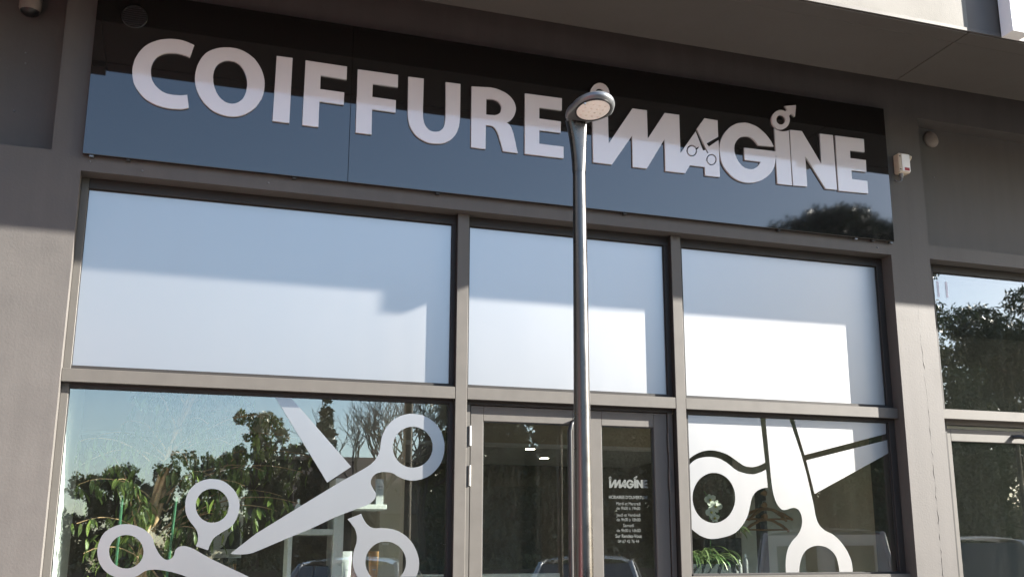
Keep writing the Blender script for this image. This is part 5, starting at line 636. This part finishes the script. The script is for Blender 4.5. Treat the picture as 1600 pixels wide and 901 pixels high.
# wall mirrors, tall dark stations and a framed print on the back wall
MIR = mat('mirror', (.5, .5, .5), .03, metal=1)
for i, (x, lab) in enumerate(((1.1, 'tall mirror on the back wall behind the weeping fig'),)):
    t = thing('wall_mirror', lab, 'mirror', (x, 6.95, 1.0)); boxpart('glass', (x-.35, x+.35, 6.955, 6.98, .9, 2.2), MIR, t); boxpart('frame', (x-.39, x+.39, 6.981, 6.999, .86, 2.24), BLACK, t)
PR = thing('white_poster', 'white framed print behind the upright scissors ring', 'poster', (1.12, 3.2, 1.3))
boxpart('sheet', (1.0, 1.24, 3.2, 3.21, 1.45, 2.0), WHITE, PR); boxpart('stand', (1.10, 1.14, 3.215, 3.25, .004, 2.0), BLACK, PR)
o = flat_mesh('print', [[(1.06, 1.52), (1.10, 1.55), (1.12, 1.62), (1.16, 1.68), (1.17, 1.76), (1.22, 1.74), (1.225, 1.52)]], 3.1975, 3.1995, BLACK, PR)
# recessed spot lamps in the lower ceiling
SPOT = emat('spot_glow', (1, .86, .62), 9)
for i, (x, y, lab) in enumerate(((4.36, 4.95, 'front recessed ceiling spot seen through the left door leaf'), (4.85, 5.9, 'rear recessed ceiling spot seen through the left door leaf'), (2.6, 5.0, 'recessed ceiling spot seen through the left shop window'))):
    t = thing('ceiling_spot', lab, 'ceiling lamp', (x, y, 2.62), 'recessed ceiling spots'); q = MB(); q.lathe([(.075, 0), (.075, -.006), (.055, -.007)], (x, y, 2.6245), 20); part('rim', q, WHITE, t); q = MB(); q.lathe([(.054, -.0072), (.05, -.009), (.01, -.0095)], (x, y, 2.6245), 18); part('bulb', q, SPOT, t)
# ------------------------------------------------------------------ inside the salon: right window
LG = mat('ledge_laminate', (.05, .05, .05), .4)
tag(boxpart('window_ledge', (3.9, 5.5, .21, .52, 1.20, 1.262), LG, None, .003), 'dark ledge inside the right shop window', 'ledge')
PLM = mat('planter_teal', (.022, .034, .038), .5, var=.05)
PLT = thing('planter_box', 'grey teal planter with green and white striped leaves in the right window', 'planter', (4.13, .36, 1.262))
m = MB(); m.box(3.95, 4.30, .28, .29, 1.2625, 1.365); m.box(3.95, 4.30, .44, .45, 1.2625, 1.365); m.box(3.95, 3.96, .29, .44, 1.2625, 1.365); m.box(4.29, 4.30, .29, .44, 1.2625, 1.365); m.box(3.96, 4.29, .29, .44, 1.2625, 1.27); part('trough', m, PLM, PLT)
mo = MB()
for i in range(60):
    x, y, s = rng.uniform(3.965, 4.285), rng.uniform(.295, .435), rng.uniform(.008, .016); mo.lathe([(s*.7, -s*.5), (s, 0), (s*.5, s*.6)], (x, y, 1.352), 6)
part('moss', mo, SOIL, PLT, kind='stuff'); boxpart('soil', (3.961, 4.289, .291, .439, 1.30, 1.35), SOIL, PLT)
STRIPE = leafmat('striped_leaf', (.05, .11, .024), (.30, .38, .16), .3, 14); GREENL = leafmat('broad_leaf', (.022, .08, .018), (.07, .19, .042), .3, 5)
def strap(base, az, l, w, up, m, parent, n=9, name='leaf'):
    q = MB(); vs = []; fs = []
    d = Vector((math.cos(az), math.sin(az), 0)); sd_ = Vector((-d.y, d.x, 0)); p = Vector(base); el = up
    for i in range(n+1):
        t = i/n; ww = w*(math.sin(math.pi*(.12+.86*t))**.6)*.5
        vs += [tuple(p-sd_*ww+Vector((0, 0, .3*ww))), tuple(p), tuple(p+sd_*ww+Vector((0, 0, .3*ww)))]
        p = p+(d*math.cos(el)+Vector((0, 0, math.sin(el))))*(l/n); el -= (up+1.1)/n*1.15
    for i in range(n): b = i*3; fs += [(b, b+1, b+4, b+3), (b+1, b+2, b+5, b+4)]
    q.add(vs, fs, True); return part(name, q, m, parent)
for i in range(44):
    az = rng.uniform(-.5, 6.0); strap((rng.uniform(3.98, 4.22), rng.uniform(.33, .41), 1.35), az, rng.uniform(.2, .38), rng.uniform(.013, .022), rng.uniform(.9, 1.45), STRIPE, PLT)
for i in range(14):
    strap((rng.uniform(4.14, 4.26), rng.uniform(.32, .42), 1.35), rng.uniform(-1.2, 1.6), rng.uniform(.12, .24), rng.uniform(.03, .05), rng.uniform(.5, 1.3), GREENL, PLT)
for i in range(9):
    strap((4.36+rng.uniform(-.02, .02), .45, 1.60), rng.uniform(-.9, .9), rng.uniform(.14, .2), .014, rng.uniform(.2, .7), STRIPE, PLT)
OR = thing('orchid', 'white orchid in bloom seen through the round hole of the white film ring', 'orchid', (4.20, .47, 1.262))
m = MB(); m.lathe([(.045, 0), (.055, .09), (.058, .095), (.05, .095)], (4.20, .47, 1.2625), 18); part('pot', m, POT, OR)
m = MB(); m.tube([(4.20, .47, 1.35), (4.215, .47, 1.55), (4.205, .46, 1.75), (4.185, .44, 1.83), (4.15, .42, 1.86)], .0035, 7); part('stem', m, GREENL, OR)
PETAL = mat('white_petal', (.5, .52, .44), .5, sub=0); YEL = mat('orchid_throat', (.5, .42, .08), .5)
for fx, fz, sc, yaw in ((4.195, 1.80, 1.0, .2), (4.235, 1.755, 1.1, -.3), (4.20, 1.715, 1.0, .4), (4.225, 1.675, .8, 0)):
    q = MB()
    for k, (a, l, w) in enumerate(((1.57, .04, .03), (.35, .045, .045), (2.8, .045, .045), (4.1, .038, .028), (5.3, .038, .028))):
        a += yaw; cx, cz = fx+math.cos(a)*l*.55*sc, fz+math.sin(a)*l*.55*sc; vs = [(fx, .425, fz)]
        for j in range(9):
            th = j/8*2*math.pi; ux, uz = math.cos(th)*l*.55*sc, math.sin(th)*w*.5*sc
            vs.append((cx+ux*math.cos(a)-uz*math.sin(a), .425-.010*abs(math.cos(th))-.004*k*.3, cz+ux*math.sin(a)+uz*math.cos(a)))
        q.add(vs, [(0, j, j+1) for j in range(1, 9)], True)
    fl = part('flower', q, PETAL, OR); q = MB(); q.lathe([(.008, 0), (.009, -.008), (.003, -.016)], (fx, .42, fz), 8, 'y'); part('throat', q, YEL, fl)
for i in range(6): strap((4.20, .47, 1.355), i*1.05, .17, .05, .7, GREENL, OR)
for i in range(8): strap((4.25, .5, 1.58+.02*i), rng.uniform(-.8, .8), .08, .03, rng.uniform(.2, .9), GREENL, OR)
# coat stand and hangers
NAVY = mat('navy_lacquer', (.018, .02, .032), .35); WOOD = mat('hanger_wood', (.30, .16, .07), .45, var=.15, vscale=30); KNB = mat('knob_wood', (.42, .24, .11), .45)
CS = thing('coat_stand', 'dark coat stand with wooden knobs behind the right window', 'coat stand', (4.93, 1.0, 0))
boxpart('post', (4.897, 4.967, .97, 1.03, .03, 1.93), NAVY, CS, .004); m = MB(); m.lathe([(.2, 0), (.2, .02), (.06, .03)], (4.932, 1.0, .005), 24); part('foot', m, NAVY, CS)
KN = []
for x, zz in ((4.925, 1.80), (4.925, 1.715), (4.93, 1.89)):
    q = MB(); q.lathe([(.012, 0), (.012, -.03), (.020, -.034), (.023, -.044), (.018, -.054), (.004, -.057)], (x, .97, zz), 16, 'y'); part('knob', q, KNB, CS)
def hanger(x, y, z, az, lab):
    t = thing('coat_hanger', lab, 'hanger', (x, y, z), 'wooden hangers on the coat stand'); d = Vector((math.cos(az), math.sin(az), 0))
    P = lambda s, dz: tuple(Vector((x, y, z+dz))+d*s)
    q = MB(); q.tube([P(-.21, -.115), P(-.15, -.075), P(-.06, -.035), P(0, -.025), P(.06, -.035), P(.15, -.075), P(.21, -.115)], [.010, .012, .011, .012, .011, .012, .010], 8); part('shoulder', q, WOOD, t)
    q = MB(); q.tube([P(-.185, -.105), P(.185, -.105)], .006, 8); part('bar', q, WOOD, t)
    q = MB(); q.tube([P(0, -.022), P(0, .0), P(.012, .014), P(.008, .03), P(-.012, .034), P(-.018, .022)], .002, 6); part('hook', q, CHROME, t)
hanger(4.95, .935, 1.80, .3, 'upper wooden hanger sloping right from the coat stand'); hanger(4.93, .945, 1.80, 2.6, 'wooden hanger turned away to the left of the coat stand'); hanger(4.94, .94, 1.72, .12, 'lower wooden hanger hanging level on the coat stand')
SB = thing('storage_box', 'dark box with bottles on the ledge right of the planter', 'box', (4.52, .9, 0))
boxpart('cabinet', (4.33, 4.64, .8, 1.1, .004, 1.55), PK2, SB, .004)
for i, (x, h) in enumerate(((4.42, .13), (4.47, .17), (4.39, .10))): bottle(x, .45, 1.262, h, .02, GREYT, ('short grey bottle beside the planter', 'tallest grey bottle beside the planter', 'smallest grey bottle beside the planter')[i])
# ------------------------------------------------------------------ across the car park: cars
TYRE = mat('tyre', (.02, .02, .02), .8); RIM = mat('alloy_rim', (.45, .45, .46), .3, metal=.9); CGL = mat('car_glass', (.012, .015, .018), .04, spec=.8); HL = mat('headlight_glass', (.6, .62, .64), .1); TL = mat('taillight', (.35, .01, .01), .2); PLT_ = mat('number_plate', (.7, .7, .68), .5)
def ring_car(y, w, zl, zb): return [(-w*.86, y, zl), (-w*.97, y, zl+.08), (-w, y, (zl+zb)/2), (-w*.96, y, zb-.07), (-w*.86, y, zb), (0, y, zb+.03), (w*.86, y, zb), (w*.96, y, zb-.07), (w, y, (zl+zb)/2), (w*.97, y, zl+.08), (w*.86, y, zl), (0, y, zl-.02)]
def wheel(t, x, y, r=.31, s=1):
    q = MB(); q.lathe([(r*.66, -.1), (r*.94, -.1), (r, -.07), (r, .07), (r*.94, .1), (r*.66, .1)], (x, y, r), 24, 'x'); w_ = part('wheel', q, TYRE, t)
    q = MB(); q.lathe([(r*.65, .02*s), (r*.6, .07*s), (r*.2, .085*s), (.02, .09*s)], (x, y, r), 16, 'x'); part('rim', q, RIM, w_)
def car(body_m, label, van=False, h=1.5):
    t = thing('parked_van' if van else 'parked_car', label, 'van' if van else 'car', (0, 0, 0), 'vehicles parked facing the shops')
    if van: st = [(2.3, .78, .38, .85), (2.2, .9, .25, 1.0), (1.7, .96, .22, 1.12), (1.3, .97, .2, 1.18), (-2.1, .97, .22, 1.18), (-2.35, .95, .3, 1.15)]
    else: st = [(2.12, .66, .4, .62), (2.02, .78, .25, .7), (1.5, .87, .2, .83), (.95, .89, .19, .93), (-.9, .89, .19, .96), (-1.6, .87, .22, .96), (-2.02, .8, .28, .9), (-2.12, .7, .42, .78)]
    q = MB(); q.loft([ring_car(*s) for s in st]); part('body', q, body_m, t)
    if van: b0, b1, r0, r1, wb, wr, zb, zr = 1.45, -2.3, .75, -2.22, .93, .80, 1.14, h
    else: b0, b1, r0, r1, wb, wr, zb, zr = 1.02, -1.75, .28, -1.05, .80, .60, .94, h
    n = 6; rings = []
    for i in range(n+1):           # roof skin with a gentle dome
        s = i/n; y = r0+(r1-r0)*s; rings.append([(x*wr, y, zr-.05*x*x-.05*(2*s-1)**2-(.03 if abs(x) == 1 else 0)) for x in (-1, -.8, -.4, 0, .4, .8, 1)])
    q = MB(); q.loft(rings, cap=False, closed=False); part('roof', q, body_m, t)
    zf, zk = zr-.13, zr-.13
    A = [(-wb, b0, zb), (wb, b0, zb), (wr, r0, zf), (-wr, r0, zf)]; B_ = [(-wb, b1, zb), (wb, b1, zb), (wr, r1, zk), (-wr, r1, zk)]
    def pane(nm, P, mm, off):
        q = MB(); c = sum((Vector(p) for p in P), Vector())/4; Pn = [tuple(Vector(p)) for p in P]; q.add(Pn, [(0, 1, 2, 3)]); o = part(nm, q, mm, t); so_ = o.modifiers.new('solid', 'SOLIDIFY'); so_.thickness = .012; return o
    pane('windscreen', A, CGL, 0)
    if van:
        pane('rear_door', B_, body_m, 0)
        for s in (-1, 1): q = MB(); q.bbox(*sorted((s*.12, s*.66)), b1-.012, b1+.09, zb+.12, zr-.28, .004); part('rear_window', q, CGL, t)
    else: pane('rear_window', B_, CGL, 0)
    for s in (-1, 1):
        S = [(s*wb, b0, zb), (s*wb, b1, zb), (s*wr, r1, zk), (s*wr, r0, zf)]
        if van:
            ym = .1; S1 = [(s*wb, b0-.05, zb), (s*wb, ym, zb), (s*(wr+.02), ym, zf), (s*wr, r0-.02, zf)]; S2 = [(s*wb, ym, zb), (s*wb, b1, zb), (s*wr, r1, zk), (s*(wr+.02), ym, zf)]
            pane('side_window', S1, CGL, 0); pane('side_panel', S2, body_m, 0)
        else: pane('side_window', S, CGL, 0)
        for (ya, yb) in ((b0, r0), (b1, r1)):
            q = MB(); q.tube([(s*wb, ya, zb-.02), (s*(wr+.005), yb, zr-.12)], .035, 8); part('pillar', q, body_m, t)
        q = MB(); q.tube([(s*wr, r0, zr-.12), (s*wr, (r0+r1)/2, zr-.085), (s*wr, r1, zr-.12)], .035, 8); part('roof_rail', q, body_m, t)
        q = MB(); q.bbox(*sorted((s*(wb+.05), s*(wb+.24))), b0-.35, b0-.25, zb+.02, zb+.16, .02); part('mirror', q, body_m, t)
        q = MB(); q.lathe([(.10, 0), (.09, .03), (.02, .04)], (s*.62, st[1][0]+.02, .63 if not van else .8), 14, 'y'); part('headlight', q, HL, t)
        q = MB(); q.bbox(*sorted((s*.62, s*.80)), st[-2][0]-.08, st[-2][0]+.03, .68, .85 if not van else 1.05, .01); part('taillight', q, TL, t)
        for yw in (1.3, -1.3): wheel(t, s*(st[2][1]-.10), yw, .31, s)
    q = MB(); q.box(-.26, .26, st[0][0]+.0, st[0][0]+.015, .42, .53); part('number_plate', q, PLT_, t)
    q = MB(); q.bbox(-.72, .72, st[0][0]-.06, st[0][0]+.03, .30, .41, .02); part('bumper', q, BLACK, t)
    return t
CP = [mat('car_silver', (.32, .33, .34), .3, metal=.6, coat=1), mat('van_white', (.62, .64, .66), .3, coat=1), mat('car_grey', (.10, .11, .12), .3, metal=.5, coat=1), mat('van_red', (.24, .012, .025), .3, coat=1)]
def place(t, x, y, rz, sc=1): t.location = (x, y, -.13); t.rotation_euler = (0, 0, rz); t.scale = (sc, sc, sc)
place(car(CP[2], 'dark grey car parked left, mirrored low in the left shop window', h=1.58), 3.1, -8.5, R(22), 1.05)
place(car(CP[0], 'silver car mirrored in the glass of the entrance door', h=1.58), 6.4, -8.2, R(25), 1.05)
place(car(CP[1], 'pale van mirrored in the right shop window', True, 1.98), 10.75, -9.1, R(209), 1.03)
place(car(CP[1], 'white hatchback mirrored in the neighbouring shop door', h=1.75), 14.0, -9.0, R(29), 1.12)
place(car(CP[3], 'tall red van parked left of the camera, mirrored in the lamp pole', True, 2.55), -2.9, -4.3, R(14), 1.1)
# ------------------------------------------------------------------ across the car park: trees and a low house
TRK = mat('tree_bark', (.12, .09, .065), .9, var=.3, vscale=10, bump=.8, bscale=30); TWIG = mat('bare_twig', (.10, .08, .07), .9)
def mass(name, blobs, n, size, m, parent, seed, flat=.5, ax=1):
    """many small leaf faces spread through the volume of the given clumps"""
    r = np.random.RandomState(seed); vs = []; wts = np.array([b[3]*b[4]*b[5] for b in blobs]); wts = wts/wts.sum()
    idx = r.choice(len(blobs), n, p=wts); B = np.array(blobs)[idx]
    d = r.normal(size=(n, 3)); d /= np.linalg.norm(d, axis=1)[:, None]; rad = r.uniform(.35, 1.0, n)**.5
    P = B[:, :3]+d*rad[:, None]*B[:, 3:6]*(1+.12*r.normal(size=n))[:, None]
    u = r.normal(size=(n, 3)); u /= np.linalg.norm(u, axis=1)[:, None]; w = np.cross(u, r.normal(size=(n, 3))); w /= np.linalg.norm(w, axis=1)[:, None]
    s = size*r.uniform(.6, 1.4, n)[:, None]
    V = np.stack([P-u*s, P+w*s*.45*flat*2, P+u*s, P-w*s*.45*flat*2], 1).reshape(-1, 3)
    V = V-np.array(ORG[parent.name])
    me = bpy.data.meshes.new(name); me.vertices.add(4*n); me.vertices.foreach_set('co', V.ravel()); me.loops.add(4*n); me.loops.foreach_set('vertex_index', np.arange(4*n)); me.polygons.add(n); me.polygons.foreach_set('loop_start', np.arange(0, 4*n, 4)); me.polygons.foreach_set('loop_total', np.full(n, 4)); me.update(); me.validate()
    me.materials.append(m); o = bpy.data.objects.new(name, me); COL.objects.link(o); o.parent = parent; ORG[o.name] = ORG[parent.name].copy(); return o
PINE = leafmat('pine_needles', (.022, .034, .016), (.055, .075, .034), .15, .6); EVG = leafmat('evergreen_leaf', (.045, .056, .022), (.14, .15, .06), .15, .8); CYP = leafmat('cypress_leaf', (.02, .035, .018), (.035, .055, .025), .1, .8)
def pine(x, y, h, rx, ry, rz, seed, label, low=0):
    t = thing('umbrella_pine', label, 'tree', (x, y, -.13), 'pines across the car park'); r = random.Random(seed)
    q = MB(); q.tube([(x, y, -.13), (x+.2, y, h*.3), (x-.1, y+.1, h*.55), (x+.1, y, h*.8)], [.38, .32, .26, .12], 10); part('trunk', q, TRK, t)
    blobs = []
    for i in range(64):
        a = r.uniform(0, 6.28); d = math.sqrt(r.random()); bx = x+rx*d*math.cos(a)*.86; by = y+ry*d*math.sin(a)*.86; top = h-rz*(d**2)*.9; s = r.uniform(.55, 1.15)
        bz = top-s*.7-(r.random()**2)*rz*.9*(1-d*.4)-(r.random()*low if low else 0); blobs.append((bx, by, bz, s*1.25, s*1.25, s*.75))
        if i % 2 == 0: q = MB(); q.tube([(x, y, h*.5+r.uniform(0, h*.2)), ((x+bx)/2, (y+by)/2, bz-.7), (bx, by, bz-.2)], [.1, .07, .03], 6); part('limb', q, TRK, t)
    mass('crown', blobs, 60000, .14, PINE, t, seed, .28); return t
pine(25.4, -30, 15.6, 4.6, 4.4, 3.0, 3, 'broad umbrella pine mirrored in the right end of the sign'); pine(36.6, -30, 14.0, 6.6, 5, 3.0, 5, 'dense pine mirrored in the neighbouring upper pane', 5.5)
def tree(x, y, h, r_, seed, label, m=EVG, cone=.5, n=16000, big=1):
    t = thing('evergreen_tree', label, 'tree', (x, y, -.13), 'evergreen trees across the car park'); r = random.Random(seed)
    q = MB(); q.tube([(x, y, -.13), (x+.05, y, h*.4), (x, y, h*.85)], [.2, .14, .04], 8); part('trunk', q, TRK, t); blobs = []
    for i in range(90):
        tt = r.random()**.8; a = r.uniform(0, 6.28); d = r_*(1-cone*tt)*math.sqrt(r.random()); s = r.uniform(.16, .46)*(1-.4*tt)*r_/1.6*big; blobs.append((x+d*math.cos(a), y+d*math.sin(a), .5+tt*(h-.9), s, s, s*1.1))
    mass('crown', blobs, n, .10 if big > 1 else .055, m, t, seed, .6); return t
EV = [(-6.5, 4.9, 2.0, .3), (-3.4, 4.6, 1.7, .3), (-.6, 4.5, 1.7, .3), (1.5, 5.2, 1.7, .4), (3.3, 6.5, 1.5, .6), (4.5, 5.6, 1.2, .5), (10.6, 7.4, 1.9, .35), (13.2, 8.0, 2.2, .3), (16.2, 8.4, 2.4, .3), (19.2, 8.2, 2.4, .3), (22.2, 8.2, 2.4, .3), (25.4, 8.8, 2.5, .3), (28.8, 8.6, 2.5, .3), (11.5, 8.2, 2.4, .25), (14.8, 8.8, 2.6, .25), (18.4, 9.0, 2.7, .25), (22, 9.2, 2.8, .25), (26, 9.4, 2.8, .25), (30, 9.4, 2.8, .25), (33.5, 11.5, 3, .2), (37, 12.0, 3.2, .2), (41, 12, 3.2, .2)]
for i, (x, h, rr, cn) in enumerate(EV):
    tree(x, (-30 if i < 13 else -34.5)+((i*37) % 5)*.6, h, rr, 20+i, 'evergreen tree ' + ('in the front row' if i < 13 else 'in the back row') + ' across the car park, ' + ('first', 'second', 'third', 'fourth', 'fifth', 'sixth', 'seventh', 'eighth', 'ninth', 'tenth', 'eleventh', 'twelfth', 'thirteenth')[i if i < 13 else i-13] + ' from the left', cone=cn, n=26000 if i < 6 else 22000, big=1 if i < 6 else 1.5)
ct_ = thing('cypress_tree', 'slim dark cypress mirrored in the left shop window', 'tree', (5.5, -29.5, -.13)); q = MB(); q.tube([(5.5, -29.5, -.13), (5.5, -29.5, 6)], [.15, .03], 8); part('trunk', q, TRK, ct_)
mass('crown', [(5.5, -29.5, 1+i*.55, .52*(1-(i/11)**3)+.05, .52*(1-(i/11)**3)+.05, .6) for i in range(11)], 6000, .1, CYP, ct_, 51, .6)
def bare(x, y, h, seed, label):
    t = thing('bare_tree', label, 'tree', (x, y, -.13), 'leafless trees across the car park'); r = random.Random(seed)
    q = MB(); q.tube([(x, y, -.13), (x+.1, y, h*.25), (x, y, h*.4)], [.16, .13, .11], 8); part('trunk', q, TRK, t); cr_ = MB()
    def grow(p, d, l, rad, k):
        e = p+d*l; mid = p+d*l*.5+Vector((r.uniform(-.06, .06), 0, r.uniform(-.06, .06)))*l
        cr_.tube([p, mid, e], [rad, rad*.85, rad*.65], 5, False)
        if k == 0: return
        for j in range(3 if k > 2 else 2):
            nd = (d+Vector((r.uniform(-.75, .75), r.uniform(-.75, .75), r.uniform(-.15, .55)))).normalized(); grow(e, nd, l*r.uniform(.62, .85), rad*.62, k-1)
    for j in range(4): grow(Vector((x, y, h*.38)), Vector((r.uniform(-.6, .6), r.uniform(-.6, .6), 1)).normalized(), h*.19, .07, 5)
    part('crown', cr_, TWIG, t, kind='stuff'); return t
bare(7.0, -28, 6.9, 61, 'spreading leafless tree mirrored beside the large scissors ring'); bare(8.6, -29, 7.4, 62, 'taller leafless tree right of the other in the left shop window')
HS = thing('low_house', 'low house with brown tiled roof across the car park', 'house', (8, -37, -.13)); HW = mat('house_render', (.16, .135, .11), .85, var=.06); RT = mat('roof_tile', (.06, .04, .03), .8, var=.25, vscale=5)
m = MB(); m.box(4.4, 11.6, -41, -34, -.13, 3.4); part('wall', m, HW, HS)
m = MB(); m.add([(3.9, -33.4, 3.3), (12.1, -33.4, 3.3), (12.1, -37.5, 5.7), (3.9, -37.5, 5.7), (3.9, -41.6, 3.3), (12.1, -41.6, 3.3)], [(0, 1, 2, 3), (3, 2, 5, 4), (0, 3, 4), (1, 5, 2), (0, 4, 5, 1)]); part('roof', m, RT, HS)
for i in range(3):
    wx = 5.6+i*2.4; w_ = boxpart('window', (wx-.5, wx+.5, -34.0, -33.96, 1.0, 2.2), CGL, HS); boxpart('frame', (wx-.56, wx+.56, -33.995, -33.97, 2.2, 2.28), WHITE, w_)
# clipped hedge along the far edge of the car park
for i in range(14):
    x = -14+i*4.0; t = thing('hedge', 'clipped hedge run across the car park, number %s from the left' % ('one', 'two', 'three', 'four', 'five', 'six', 'seven', 'eight', 'nine', 'ten', 'eleven', 'twelve', 'thirteen', 'fourteen')[i], 'hedge', (x, -24, -.13), 'hedge runs edging the car park'); q = MB(); q.box(x-1.9, x+1.9, -24.4, -23.6, -.13, 1.3); part('core', q, TRK, t)
    mass('foliage', [(x+dx, -24, .75, .75, .6, .95) for dx in (-1.5, -.75, 0, .75, 1.5)], 2500, .09, EVG, t, 80+i, .6)

# ------------------------------------------------------------------ unseen wing added on the left to block sky light, darkening the lamp pole
NBW = thing('sky_blocking_wing', 'unseen taupe two storey wing added left of the camera to block sky light', 'building', (-14, -16, -.13))
m = MB(); m.box(-18, -12, -34, -.5, -.13, 9.0); part('wall', m, PAINT, NBW)
m = MB(); m.box(-18.4, -11.4, -34.4, -.3, 9.0, 9.4); part('roof', m, DARKP, NBW)
for i in range(7):
    y = -31+i*4.4
    for z0, z1 in ((.6, 3.0), (5.2, 7.4)):
        w_ = boxpart('window', (-12.02, -11.97, y-1.3, y+1.3, z0, z1), CGL, NBW); boxpart('frame', (-12.03, -11.94, y-.04, y+.04, z0, z1), ALU, w_)
